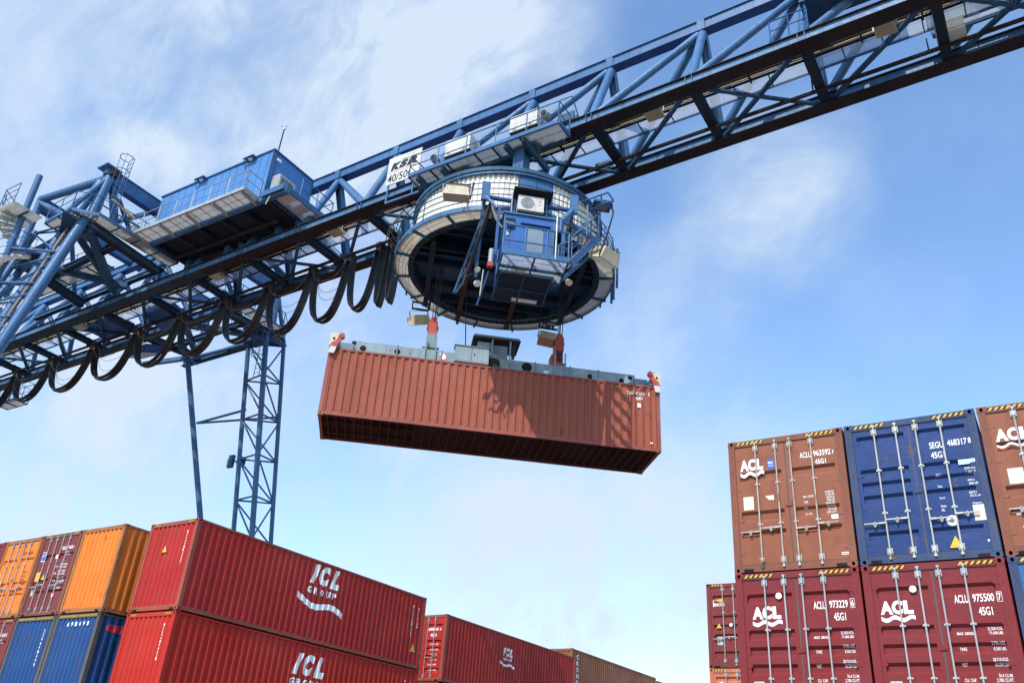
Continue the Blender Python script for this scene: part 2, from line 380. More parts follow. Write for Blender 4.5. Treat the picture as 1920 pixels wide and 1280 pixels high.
def door_leaf(parent, x0, x1, H, mat, bands, hinge_left, bars, fmat, barmat, handle_z=1.02, keepers=(.32, .66)):
    z0, z1 = .175, H - .155; yf = .03; b = MB(); m = .085; zt = H
    bz = sorted([(H - t1, H - t0) for t0, t1 in bands]); xa, xb = x0 + m, x1 - m; dep = .055; sl = .055
    z = z0; V = []
    def q(*p): b.quad(*p, mat)
    for a, c in bz + [(z1, z1)]:
        q((x0, yf, z), (x1, yf, z), (x1, yf, a), (x0, yf, a))
        if a >= z1: break
        q((x0, yf, a), (xa, yf, a), (xa, yf, c), (x0, yf, c)); q((xb, yf, a), (x1, yf, a), (x1, yf, c), (xb, yf, c))
        ya = yf + dep
        q((xa, yf, a), (xb, yf, a), (xb, ya, a + sl), (xa, ya, a + sl)); q((xa, ya, a + sl), (xb, ya, a + sl), (xb, ya, c - sl), (xa, ya, c - sl)); q((xa, ya, c - sl), (xb, ya, c - sl), (xb, yf, c), (xa, yf, c))
        for xx in (xa, xb): q((xx, yf, a), (xx, ya, a + sl), (xx, ya, c - sl), (xx, yf, c))
        z = c
    b.add([(x0, yf + .002, z0), (x0, yf + .07, z0), (x0, yf + .07, z1), (x0, yf + .002, z1)], [(0, 1, 2, 3)], mat); b.add([(x1, yf + .002, z0), (x1, yf + .07, z0), (x1, yf + .07, z1), (x1, yf + .002, z1)], [(0, 1, 2, 3)], mat)
    b.quad((x0, yf + .002, z0), (x1, yf + .002, z0), (x1, yf + .07, z0), (x0, yf + .07, z0), mat)
    d = b.build('door', parent, False)
    g = MB(); t = .02                                                   # rubber seal
    for (a, c, e, f) in ((x0 - t, x0, z0 - t, z1 + t), (x1, x1 + t, z0 - t, z1 + t), (x0, x1, z0 - t, z0), (x0, x1, z1, z1 + t)):
        g.box(a, c, yf + .004, yf + .05, e, f, GASKET)
    g.build('seal', d, False)
    hx = x0 if hinge_left else x1; s = 1 if hinge_left else -1
    for k in range(4):
        zz = .42 + k * (H - .84) / 3; h = MB()
        h.prism([(hx - s * .05, yf - .006, zz - .045), (hx + s * .10, yf - .006, zz - .035), (hx + s * .13, yf - .006, zz), (hx + s * .10, yf - .006, zz + .035), (hx - s * .05, yf - .006, zz + .045)], (0, .016, 0), mat)
        h.tube((hx - s * .055, yf - .012, zz - .06), (hx - s * .055, yf - .012, zz + .06), .018, fmat, 8); h.build('hinge', d)
    for i, x in enumerate(bars):
        r = MB(); yb = -.012
        r.tube((x, yb, .1), (x, yb, H - .075), .0165, barmat, 10)
        for zz, up_ in ((.235, 1), (H - .215, -1)):
            r.box(x - .05, x + .05, yf - .012, yf - .002, zz - .07, zz + .07, GALVD); r.box(x - .028, x + .028, yb - .022, yf - .012, zz - .045, zz + .045, barmat)
            r.box(x - .052, x - .040, yb - .004, yf - .012, zz - .06, zz + .06, barmat); r.box(x + .040, x + .052, yb - .004, yf - .012, zz - .06, zz + .06, barmat)
        for zz in (.115, H - .09):
            r.box(x - .022, x + .022, yb - .02, yb + .02, zz - .03, zz + .012, barmat); r.prism([(x - .04, -.002, zz - .03), (x + .04, -.002, zz - .03), (x + .03, -.03, zz), (x - .03, -.03, zz)], (0, 0, .014), barmat)
        for f in keepers:
            zz = z0 + (z1 - z0) * f; r.box(x - .052, x + .052, yf - .010, yf - .002, zz - .017, zz + .017, barmat); r.box(x - .025, x + .025, yb - .02, yf - .01, zz - .02, zz + .02, barmat)
        lb = r.build('locking_bar', d)
        hd = -1 if hinge_left else 1; hz = handle_z + (.05 if i % 2 else -.01); hh = MB()
        hh.bar((x, yb - .012, hz), (x + hd * .12, yb - .014, hz), .05, .035, barmat); hh.bar((x + hd * .1, yb - .02, hz), (x + hd * .40, yb - .02, hz + .0), .03, .022, barmat)
        hh.tube((x + hd * .2, yf, hz - .03), (x + hd * .2, yb - .035, hz - .03), .03, barmat, 10); hh.box(x + hd * .2 - .016, x + hd * .2 + .016, yb - .035, yf, hz - .075, hz + .03, GALVD)
        hh.build('handle', lb)
    return d
BANDS_A = [(.42, .62), (1.12, 1.32), (1.44, 1.64), (1.76, 1.96), (2.34, 2.54)]
BANDS_B = [(.27, .45), (.98, 1.16), (1.25, 1.43), (1.52, 1.70), (2.26, 2.45)]
BANDS_C = [(.74, .95), (1.60, 1.84), (2.02, 2.14)]
def stripes(b, x0, x1, z0, z1, y, n, flip=1):
    b.box(x0, x1, y + .001, y + .004, z0, z1, BLK); p = (x1 - x0) / n; sk = (z1 - z0) * .8 * flip
    for i in range(n):
        a = x0 + i * p + p * .1; c = a + p * .5
        pts = [(max(x0, min(x1, a)), z0), (max(x0, min(x1, c)), z0), (max(x0, min(x1, c + sk)), z1), (max(x0, min(x1, a + sk)), z1)]
        b.add([(px, y - .002, pz) for px, pz in pts], [(0, 1, 2, 3)], YEL)
def container(label, loc, yaw, mat, H=2.896, tilt=0.0, fmat=None, front='wall', far='wall', bands=None, barx=(.60, 1.0, 1.40, 1.80), name='shipping_container', cat='shipping container',
              group=None, barmat=None, stripe=(.18, .78, 1.66, 2.26), under=False, plain=False, casting=None, handle_z=1.02, casts_z=None, nstripe=6, sidestripe=False, keepers=(.32, .66), length=CL):
    ZS[:] = [(H - t1, H - t0) for t0, t1 in (bands or BANDS_A)] if front == 'door' else []
    fmat = fmat or mat; casting = casting or fmat; barmat = barmat or GALV
    t = thing(name, label, cat, loc, (0, 0, 0), group); t.rotation_euler = Matrix.Rotation(yaw, 3, 'Z').to_euler()
    if tilt: t.rotation_euler = (Matrix.Rotation(yaw, 3, 'Z') @ Matrix.Rotation(tilt, 3, 'X')).to_euler()
    f = MB(); pw = .15
    for x in (0, CW - pw):
        for y in (0, CL - pw): f.box(x + .004, x + pw - .004, y + .004, y + pw - .004, .118, H - .118, fmat)
    for x in (.006, CW - .066):
        f.box(x, x + .06, .178, CL - .178, H - .075, H - .008, fmat); f.box(x, x + .05, .178, CL - .178, .02, .155, fmat)
        f.box(x - .002 + (.0 if x > 1 else .0), x + .08, .18, CL - .18, .016, .03, fmat)
    for y, dr in ((0, front == 'door'), (CL, far == 'door')):
        a, c = (.006, .11) if y == 0 else (CL - .11, CL - .006)
        f.box(pw, CW - pw, a, c, .02, .16, fmat); f.box(pw, CW - pw, a, c, H - .135, H - .01, fmat)
        if y == 0:
            for xx in (.20, CW - .20 - .2): f.box(xx, xx + .2, a - .003, a + .02, .015, .085, HOLE)  # slots are near-black boxes: their shade is painted, no recess is cut
    fr_ = f.build('frame', t, False)
    if not plain:
        for x, sx in ((0, 1), (CW, -1)):
            for y, sy in ((0, 1), (CL, -1)):
                for z in (0, H - .118): corner_casting(t, x, sx, y, sy, z, casting)
    pr = wall_long(t, 1, H, mat); wall_long(t, -1, H, mat)
    b = MB(); n = 60; vs = []
    for i in range(n + 1):
        y = .1 + (CL - .2) * i / n; z = H - .012 - (.016 if i % 2 else 0); vs += [(.05, y, z), (CW - .05, y, z)]
    b.add(vs, [(2 * i, 2 * i + 1, 2 * i + 3, 2 * i + 2) for i in range(n)], mat); b.build('roof', t, False)
    if not plain or under:
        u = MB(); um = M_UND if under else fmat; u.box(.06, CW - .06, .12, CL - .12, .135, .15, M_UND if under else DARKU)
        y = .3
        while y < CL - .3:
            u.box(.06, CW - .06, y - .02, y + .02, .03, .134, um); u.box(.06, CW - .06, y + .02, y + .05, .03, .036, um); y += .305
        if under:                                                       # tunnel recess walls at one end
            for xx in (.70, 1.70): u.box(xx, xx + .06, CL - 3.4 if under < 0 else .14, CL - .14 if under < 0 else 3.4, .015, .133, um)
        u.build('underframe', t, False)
    else:
        u = MB(); u.box(.06, CW - .06, .12, CL - .12, .12, .15, DARKU); u.build('underframe', t, False)
    if front == 'wall': wall_end(t, H, mat, False)
    if far == 'wall' or plain: wall_end(t, H, mat, True)
    elif not plain:
        bb = MB(); bb.box(.16, CW - .16, CL - .08, CL - .04, .16, H - .13, mat); bb.build('rear_door', t, False)
    if front == 'door':
        door_leaf(t, .135, 1.205, H, mat, bands or BANDS_A, True, barx[:2], fmat, barmat, handle_z, keepers)
        door_leaf(t, 1.233, CW - .135, H, mat, bands or BANDS_A, False, barx[2:], fmat, barmat, handle_z, keepers)
        k = MB(); k.box(1.15, 1.29, .010, .028, H * .46, H * .46 + .085, fmat); k.build('door_stop', t, False)
    if stripe:
        s = MB(); stripes(s, stripe[0], stripe[1], H - .10, H - .038, .001, nstripe, 1); s.build('hazard_stripe', t, False); s = MB(); stripes(s, stripe[2], stripe[3], H - .10, H - .038, .001, nstripe, 1); s.build('hazard_stripe', t, False)
    return t, pr
XP, ZP, YP = (1, 0, 0), (0, 0, 1), (0, 1, 0)
def rows(b, data, x_l, x_r, z, dz, h, y=.03, mat=None, bold=.006):
    for i, (a, c) in enumerate(data):
        if a: put_text(b, a, (x_l, y, z - i * dz), XP, ZP, h, mat or WHITE, bold=bold)
        if c: put_text(b, c, (x_r, y, z - i * dz), XP, ZP, h, mat or WHITE, bold=bold, align='R')
def tri_sign(b, c, u, v, s, lift=.006):
    c = Vector(c); u = Vector(u); v = Vector(v); n = u.cross(v)
    b.add([c + n * lift + u * -s / 2 + v * -s * .42, c + n * lift + u * s / 2 + v * -s * .42, c + n * lift + v * s * .5], [(0, 1, 2)], BLK)
    k = .86; b.add([c + n * (lift + .002) + u * -s / 2 * k + v * (-s * .42 * .86), c + n * (lift + .002) + u * s / 2 * k + v * (-s * .42 * .86), c + n * (lift + .002) + v * s * .5 * .84], [(0, 1, 2)], YEL)
def disc(b, c, u, v, r, mat, lift=.006, n=24):
    c = Vector(c); u = Vector(u); v = Vector(v); nn_ = u.cross(v)
    b.add([c + nn_ * lift + u * (r * math.cos(2 * PI * i / n)) + v * (r * math.sin(2 * PI * i / n)) for i in range(n)], [tuple(range(n))], mat)
def rect(b, x0, x1, z0, z1, mat, y=.03, lift=.005): b.add([(x0, y - lift, z0), (x1, y - lift, z0), (x1, y - lift, z1), (x0, y - lift, z1)], [(0, 1, 2, 3)], mat)
def acl_logo(b, x, z, w, h, mat=None, worn=False):
    mat = mat or WHITE
    put_text(b, 'A', (x, .03, z), XP, ZP, h, mat, w=w * .38, bold=.055, shear=.0); put_text(b, 'C', (x + w * .355, .03, z - h * .01), XP, ZP, h * 1.04, mat, w=w * .33, bold=.06, shear=.0)
    put_text(b, 'L', (x + w * .71, .03, z), XP, ZP, h, mat, w=w * .29, bold=.07, shear=.0)
    n = 20; vs = []; fs = []
    for i in range(n + 1):
        f = i / n; y = -.34 * h + .12 * h * math.sin(f * 4 * PI + 2.8); th = h * .30 * (1 if not worn else .6)
        vs += [(x + f * w * 1.03, .024, z + y - th * .5), (x + f * w * 1.03, .024, z + y + th * .5)]
        if i: k = 2 * i; fs.append((k - 2, k, k + 1, k - 1))
    b.add(vs, fs, mat)
# ---------------- colours of the boxes
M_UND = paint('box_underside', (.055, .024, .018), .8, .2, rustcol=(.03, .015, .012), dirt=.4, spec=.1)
M_SUS = paint('box_terracotta', (.30, .080, .047), .55, 0.2, rustcol=(.14, .045, .025), dirt=.4, fade=(.35, .108, .072), scale=.7, bump=.45, spec=.16)
M_SUSF = paint('box_terracotta_frame', (.26, .07, .05), .5, .15, rustcol=(.14, .05, .03), dirt=.35)
M_RED1 = paint('box_red_faded', (.40, .020, .018), .5, 0.2, rustcol=(.16, .04, .02), dirt=.45, fade=(.46, .045, .036), scale=.7, bump=.45, spec=.16)
M_RED1F = paint('box_red_rusty_frame', (.30, .06, .04), .6, .45, rustcol=(.17, .065, .025), dirt=.5)
M_RED2 = paint('box_red', (.46, .020, .012), .48, 0.12, rustcol=(.18, .04, .02), dirt=.3, fade=(.52, .045, .03), scale=.7, bump=.45, spec=.16)
M_ORA = paint('box_orange', (.76, .19, .028), .42, 0.16, rustcol=(.25, .09, .02), dirt=.3, fade=(.80, .235, .04), scale=.7, bump=.45, spec=.16)
M_ORAF = paint('box_orange_rusty_frame', (.35, .13, .04), .6, .5, rustcol=(.17, .07, .03), dirt=.5)
M_MAR = paint('box_maroon', (.19, .035, .036), .42, 0.22, rustcol=(.10, .04, .03), dirt=.35, fade=(.23, .052, .05), scale=.8, bump=.45, spec=.16)
M_MAR2 = paint('box_maroon_bright', (.19, .024, .024), .42, 0.1, rustcol=(.10, .04, .03), dirt=.2, fade=(.21, .034, .04), scale=.8, bump=.45, spec=.16)
M_BRN = paint('box_brown', (.255, .085, .045), .48, 0.22, rustcol=(.14, .05, .025), dirt=.4, fade=(.29, .11, .068), scale=.7, bump=.45, spec=.16)
M_BRNF = paint('box_brown_rusty_frame', (.20, .06, .035), .6, .5, rustcol=(.12, .06, .03), dirt=.5)
M_BRN2 = paint('box_brown_far', (.27, .10, .05), .5, .08, rustcol=(.15, .06, .03), dirt=.3, bump=.45, spec=.16)
M_BLU = paint('box_blue', (.020, .045, .145), .40, 0.15, rustcol=(.10, .06, .03), dirt=.22, fade=(.035, .07, .20), scale=.8, bump=.45, spec=.16)
M_BLUF = paint('box_blue_rusty_frame', (.03, .05, .11), .6, .32, rustcol=(.07, .05, .035), dirt=.5)
M_BLU2 = paint('box_blue_strong', (.016, .062, .185), .42, 0.18, rustcol=(.08, .05, .03), dirt=.3, fade=(.03, .09, .26), scale=.8, bump=.45, spec=.16)
M_BLU2F = paint('box_blue_frame_worn', (.09, .085, .075), .65, .4, rustcol=(.12, .07, .03), dirt=.5)
M_NAVY = paint('box_navy_side', (.012, .022, .05), .45, .08, rustcol=(.05, .03, .02), dirt=.3)
M_LBLU = paint('box_mid_blue', (.03, .12, .30), .42, .04, rustcol=(.08, .05, .03), dirt=.25, bump=.45, spec=.16)
M_SAL = paint('box_salmon', (.50, .16, .09), .45, .05, rustcol=(.2, .07, .03), dirt=.25, bump=.45, spec=.16)
# ---------------- left block of stacks (grid along +Y)
ICLX, ICLY = -23.53, 17.16            # near right edge of the red stack
TP = 2.896 + .03
def left_loc(x, tier, y=ICLY): return (x - CW, y, tier * TP)
def icl_logo(b, y0, z, s=1.0, group=True, pr=None):
    """big italic letters, small word and wave on the side facing +X"""
    O = lambda yy, zz: (CW, y0 + yy * s, z + zz * s)
    f = prof_fn(pr, y0); 
    def T(st, yy, zz, h, w, **k):
        off = y0 + yy * s; put_text(b, st, (CW, off, z + zz * s), YP, ZP, h * s, WHITE, w=w * s, surf=prof_fn(pr, off), cuts=[p[0] - off for p in pr], **k)
    T('I', .26, 0, .76, .46, shear=.30, bold=.085); T('C', .76, 0, .78, .56, shear=.28, bold=.075); T('L', 1.38, 0, .76, .52, shear=.30, bold=.085)
    if group:
        for i, ch in enumerate('GROUP'): T(ch, .22 + i * .34, -.38, .25, .23, bold=.05)
        off = y0 - .28 * s; wave_strip(b, (CW, off, z - .88 * s), YP, ZP, 2.6 * s, .22 * s, .22 * s, WHITE, surf=prof_fn(pr, off), cuts=[p[0] - off for p in pr])
def end_code(b, chars, x, ztop, dz, h, mat=None, pr=None, y=.02):
    for i, ch in enumerate(chars):
        if ch != ' ': put_text(b, ch, (x, y + .0, ztop - i * dz), XP, ZP, h, mat or WHITE, bold=.02, w=h * .62)
t, pr = container('faded red container with big white ICL letters, on top of the brighter red one', left_loc(ICLX, 2), 0, M_RED1, fmat=M_RED1F, stripe=(.2, .5, 1.9, 2.22), nstripe=4, far='door')
b = MB(); icl_logo(b, 22.32 - ICLY - .08, 7.88 - 2 * TP, .94, True, pr)
end_code(b, 'ICLU4112237', 1.98, 2.45, .10, .075); tri_sign(b, (1.05, .055, 1.98), XP, ZP, .28, .05)
for yy, zz, n_ in ((11.35, 2.35, 11), (11.72, 2.3, 7)):
    for i in range(n_): put_text(b, 'ICLU4112237'[i], (CW, yy, zz - i * .12), YP, ZP, .08, WHITE, w=.06, lift=-.006)
b.add([(CW - .004, 11.45, .62), (CW - .004, 11.8, .62), (CW - .004, 11.62, .95)], [(0, 1, 2)], YEL); b.build('lettering', t, False)
t, pr = container('bright red container with white ICL letters, directly under the faded red one', left_loc(ICLX, 1), 0, M_RED2, stripe=(.2, .5, 1.9, 2.22), nstripe=4, far='door')
b = MB(); icl_logo(b, 22.32 - ICLY - .16, 4.74 - TP, .94, True, pr); end_code(b, 'ICLU4106621', 1.98, 2.45, .10, .075)
for yy, zz, n_ in ((11.35, 2.35, 11), (11.72, 2.3, 7)):
    for i in range(n_): put_text(b, 'ICLU4106621'[i], (CW, yy, zz - i * .12), YP, ZP, .08, WHITE, w=.06, lift=-.006)
stripes_b = MB()
b.build('lettering', t, False)
container('dark red container at ground level below the two red ones with white letters', left_loc(ICLX, 0), 0, M_MAR, stripe=None, plain=True)
OX = -26.75; OY = 16.72
t, pr = container('orange container with a closed corrugated end, beside the faded red one', (OX - CW, OY, 2 * TP), 0, M_ORA, fmat=M_ORAF, stripe=None, far='door')
t, pr = container('blue container with red letters GE on its side, under the closed orange one', (OX - CW, OY, TP), 0, M_BLU2, fmat=M_BLU2F, stripe=(.15, 1.2, 1.25, 2.28), nstripe=13, far='door')
b = MB(); 
for i, ch in enumerate('691498'): put_text(b, ch, (.72 + i * .22, .02, 2.50), XP, ZP, .14, WHITE, w=.10, bold=.03)
put_text(b, 'GE', (CW, .34, 2.36), YP, ZP, .24, STR, w=.62, bold=.06, surf=prof_fn(pr, .34), cuts=[p[0] - .34 for p in pr]); b.build('lettering', t, False)
container('grey blue container at ground level in the row under the closed orange one', (OX - CW, OY, 0), 0, M_BLU, stripe=None, plain=True)
O2 = OX - CW - .04
t, pr = container('weathered maroon container with a yellow sticker on its doors, between the two orange ones', (O2 - CW, OY, 2 * TP), 0, M_MAR, fmat=M_BRNF, front='door', bands=BANDS_C, stripe=(.2, .55, 1.9, 2.25), nstripe=4)
b = MB()
put_text(b, 'FSCU 970428 1', (1.42, .03, 2.28), XP, ZP, .12, WHITE, w=.72, bold=.02); put_text(b, '45G1', (1.66, .03, 2.08), XP, ZP, .12, WHITE, w=.3, bold=.02)
for i in range(4):
    put_text(b, '32.500 KGS', (1.62, .03, 1.72 - i * .24), XP, ZP, .065, WHITE, w=.42, bold=.02); put_text(b, '71.650 LBS', (1.62, .03, 1.62 - i * .24), XP, ZP, .065, WHITE, w=.42, bold=.02)
    put_text(b, ('GROSS', 'TARE', 'NET', 'CUBE')[i], (1.28, .03, 1.66 - i * .24), XP, ZP, .06, WHITE, w=.22, bold=.02)
rect(b, .28, .54, 1.93, 2.28, WHITE); rect(b, .30, .52, 1.96, 2.26, STB, lift=.007); b.add([(.30, .021, 2.08), (.52, .021, 2.18), (.52, .021, 2.24), (.30, .021, 2.12)], [(0, 1, 2, 3)], PAPER)
rect(b, .28, .52, 1.22, 1.55, YEL); tri_sign(b, (.78, .03, 1.36), XP, ZP, .26); rect(b, .3, .45, .72, 1.02, PLATEG); rect(b, 1.66, 1.8, .62, .74, WHITE); disc(b, (1.25, .03, 2.05), XP, ZP, .08, WHITE); b.build('lettering', t, False)
t, pr = container('blue container with a white vertical code, between the maroon door and the box marked GE', (O2 - CW, OY, TP), 0, M_BLU2, fmat=M_BLU2F, stripe=(.15, 1.2, 1.25, 2.28), nstripe=13)
b = MB(); end_code(b, '229691498', 1.93, 2.36, .135, .10); b.build('lettering', t, False)
container('rust brown container at ground level in the row under the weathered maroon one', (O2 - CW, OY, 0), 0, M_BRN, stripe=None, plain=True)
O3 = O2 - CW - .04
t, pr = container('orange container showing its doors and locking bars, left of the weathered maroon one', (O3 - CW, OY, 2 * TP), 0, M_ORA, fmat=M_ORAF, front='door', bands=BANDS_C, stripe=None)
b = MB(); put_text(b, 'HLXU 648220', (1.42, .03, 2.28), XP, ZP, .12, BLK, w=.62, bold=.01); rows(b, [('', '30.480 KGS'), ('', '67.200 LBS'), ('', '3.900 KGS'), ('', '8.600 LBS')], 1.3, 2.05, 1.6, .14, .06, mat=BLK); put_text(b, '45G1', (1.6, .03, 2.1), XP, ZP, .1, BLK, bold=.01)
tri_sign(b, (.5, .03, 1.35), XP, ZP, .26); rect(b, .2, .36, .95, 1.3, PLATEG); disc(b, (.25, .03, 1.6), XP, ZP, .07, PLATEG); b.build('lettering', t, False)
t, pr = container('dark red container under the orange one whose doors show, at the left edge', (O3 - CW, OY, TP), 0, M_MAR, front='door', bands=BANDS_C, stripe=(.2, .7, 1.8, 2.25), nstripe=5)
b = MB(); put_text(b, 'TCNU 731245 0', (1.42, .03, 2.28), XP, ZP, .12, WHITE, w=.72, bold=.02); put_text(b, '45G1', (1.66, .03, 2.08), XP, ZP, .12, WHITE, w=.3, bold=.02); b.build('lettering', t, False)
container('brown container at ground level in the row at the left edge of the photo', (O3 - CW, OY, 0), 0, M_BRN, stripe=None, plain=True)
O4 = O3 - CW - .04
container('maroon container just entering the left edge, beyond the orange doors on the top row', (O4 - CW, OY, 2 * TP), 0, M_MAR, front='door', bands=BANDS_C, stripe=None)
container('blue container on the middle row beyond the dark red doors at the left edge', (O4 - CW, OY, TP), 0, M_BLU2, stripe=None, plain=True)
container('grey blue container at ground level beyond the brown one at the left edge', (O4 - CW, OY, 0), 0, M_BLU, stripe=None, plain=True)
# farther stacks behind the red one
t, pr = container('deep red container with a small white logo, behind the right end of the red stack', (-25.14 - CW + .55, 32.31, 8.72 - 2.896), 0, M_RED1, fmat=M_RED1F, front='door', far='wall', stripe=None, bands=BANDS_A)
b = MB(); put_text(b, '400046 4', (1.35, .03, 2.18), XP, ZP, .14, WHITE, w=.8, bold=.03); put_text(b, '42G1', (1.55, .03, 1.92), XP, ZP, .14, WHITE, w=.36, bold=.03)
for i in range(6): put_text(b, '71650 LBS', (1.55, .03, 1.55 - i * .22), XP, ZP, .07, WHITE, w=.5, bold=.02)
PY = (-24.590,37.090,7.357)
icl_logo(b, 4.75, 1.85, .52, True, pr); b.build('lettering', t, False)
for k, m_, lb in ((1, M_MAR, 'dark maroon container below the deep red one with a small white logo'), (0, M_BRN, 'brown container at ground level below the deep red one with a small white logo')):
    container(lb, (-25.14 - CW + .55, 32.31, (8.72 - 2.896) - (2 - k) * 2.905), 0, m_, stripe=None, plain=True)
BX = -26.34; BY = 47.14
t, pr = container('brown container with tall white vertical letters, farther back behind the small white logo one', (BX - CW + .1, BY, 9.7 - 2.896), 0, M_BRN2, far='wall', stripe=None)
b = MB()
for i, ch in enumerate('CRONOS'): put_text(b, ch, (CW, .55, 2.35 - i * .36), YP, ZP, .26, WHITE, w=.28, bold=.03, lift=-.0)
b.build('lettering', t, False)
for k, m_, lb in ((1, M_BLU, 'blue container under the farther brown one with vertical letters'), (0, M_MAR, 'maroon container low under the farther brown one with vertical letters')):
    container(lb, (BX - CW + .1, BY, (9.7 - 2.896) - (2 - k) * 2.905), 0, m_, stripe=None, plain=True)
container('farthest reddish container just showing above the bottom edge behind the brown one', (BX - CW - .1, BY + 12.9, 9.62 - 2.896), 0, M_SAL, stripe=None, plain=True)
container('blue container under the farthest reddish one behind the brown stack', (BX - CW - .1, BY + 12.9, 9.62 - 2.896 * 2 - .01), 0, M_BLU, stripe=None, plain=True)
container('brown container lowest under the farthest reddish one', (BX - CW - .1, BY + 12.9, 9.62 - 2.896 * 3 - .02), 0, M_BRN, stripe=None, plain=True)
# ---------------- right block of stacks, doors towards the camera
RY = math.radians(.877); RO = Vector((-5.89, 17.35, 0)); RU = Vector((math.cos(RY), math.sin(RY), 0)); RN = Vector((-math.sin(RY), math.cos(RY), 0))
RP = 2.896
def right_loc(i, tier): return tuple(RO + RU * (i * (CW + .04)) + Vector((0, 0, tier * RP)))
t, pr = container('brown container with a white ACL logo and a blue sticker, beside the navy blue one', right_loc(0, 2), RY, M_BRN, fmat=M_BRNF, front='door', bands=BANDS_C, barx=(.60, 1.03, 1.34, 1.78), handle_z=.85, barmat=paint('galvanised_rusty', (.42, .38, .32), .5, .3, metal=.2, dirt=.5))
b = MB(); acl_logo(b, .24, 2.20, .50, .25); rect(b, .84, .98, 2.18, 2.42, STB); put_text(b, 'BIC', (.855, .024, 2.30), XP, ZP, .05, WHITE, w=.11, bold=.03); rect(b, .86, .96, 2.25, 2.262, WHITE, lift=.008)
put_text(b, 'ACLU', (1.53, .03, 2.335), XP, ZP, .125, WHITE, w=.235, bold=.014); put_text(b, '963592', (1.81, .03, 2.345), XP, ZP, .125, WHITE, w=.35, bold=.014)
put_text(b, '7', (2.18, .03, 2.35), XP, ZP, .12, WHITE, w=.06, bold=.014); put_text(b, '45G1', (1.83, .03, 2.168), XP, ZP, .105, WHITE, w=.22, bold=.014)
rows(b, [('', '30.480 KGS'), ('MAX. GROSS', '67.200 LBS'), ('', '4.030 KGS'), ('TARE', '8.885 LBS'), ('', '26.450 KGS'), ('NET', '58.315 LBS'), ('', '76.4 CU.M'), ('CU. CAP.', '2.698 CU.FT')], 1.52, 2.14, 1.53, .058, .043)
rect(b, .27, .49, 1.33, 1.62, PAPER); b.add([(.74, .024, 1.60), (.92, .024, 1.60), (.92, .024, 1.50), (.82, .024, 1.51)], [(0, 1, 2, 3)], WHITE); rect(b, 2.04, 2.17, .98, 1.07, WHITE); rect(b, 2.16, 2.29, .25, .30, WHITE); rect(b, 2.17, 2.28, .265, .285, STR, lift=.008)
b.build('lettering', t, False)
t, pr = container('navy blue container with a yellow warning triangle on its door, between two brown ones', right_loc(1, 2), RY, M_BLU, fmat=M_BLUF, front='door', bands=BANDS_B, barx=(.57, .98, 1.35, 1.80), handle_z=.80, barmat=paint('galvanised_warm', (.44, .43, .38), .45, .06, metal=.2, dirt=.3))
b = MB(); put_text(b, 'SEGU', (1.55, .03, 2.19), XP, ZP, .13, WHITE, w=.245, bold=.014); put_text(b, '468317', (1.87, .03, 2.20), XP, ZP, .13, WHITE, w=.34, bold=.014); put_text(b, '8', (2.232, .022, 2.21), XP, ZP, .115, WHITE, w=.05, bold=.014)
put_text(b, '45G1', (1.55, .03, 1.985), XP, ZP, .13, WHITE, w=.24, bold=.014); rect(b, 2.00, 2.29, 1.80, 1.90, STLB)
rows(b, [('', '32500 KGS'), ('MGW', '71650 LBS'), ('', ''), ('', '3830 KGS'), ('Tare', '8440 LBS'), ('', ''), ('', '28670 KGS'), ('Payload', '63210 LBS'), ('', ''), ('Seaco', 'Bridgetown,'), ('SRL', 'Barbados')], 1.57, 2.27, 1.70, .077, .048)
disc(b, (1.72, .03, .74), XP, ZP, .10, WHITE); disc(b, (1.72, .03, .74), XP, ZP, .05, PLATEG, .008); rect(b, 2.24, 2.5 - .23, .3, .34, WHITE); rect(b, 2.10, 2.29, .70, 1.00, PAPER)
tri_sign(b, (1.72, .03, .42 - .09), XP, ZP, .28, .012); b.build('lettering', t, False)
t, pr = container('brown container with half worn white logo letters, right of the navy blue one', right_loc(2, 2), RY, M_BRN, fmat=M_BRNF, front='door', bands=BANDS_C, barx=(.60, 1.03, 1.34, 1.78), handle_z=.85)
b = MB(); acl_logo(b, .22, 2.16, .58, .25, WHITEW, True); rect(b, .30, .56, 1.32, 1.62, PAPER); rect(b, .46, .66, .62, .72, WHITE); rect(b, .30, .38, .74, .78, WHITE); rect(b, .36, .6, .50, .54, YEL); b.build('lettering', t, False)
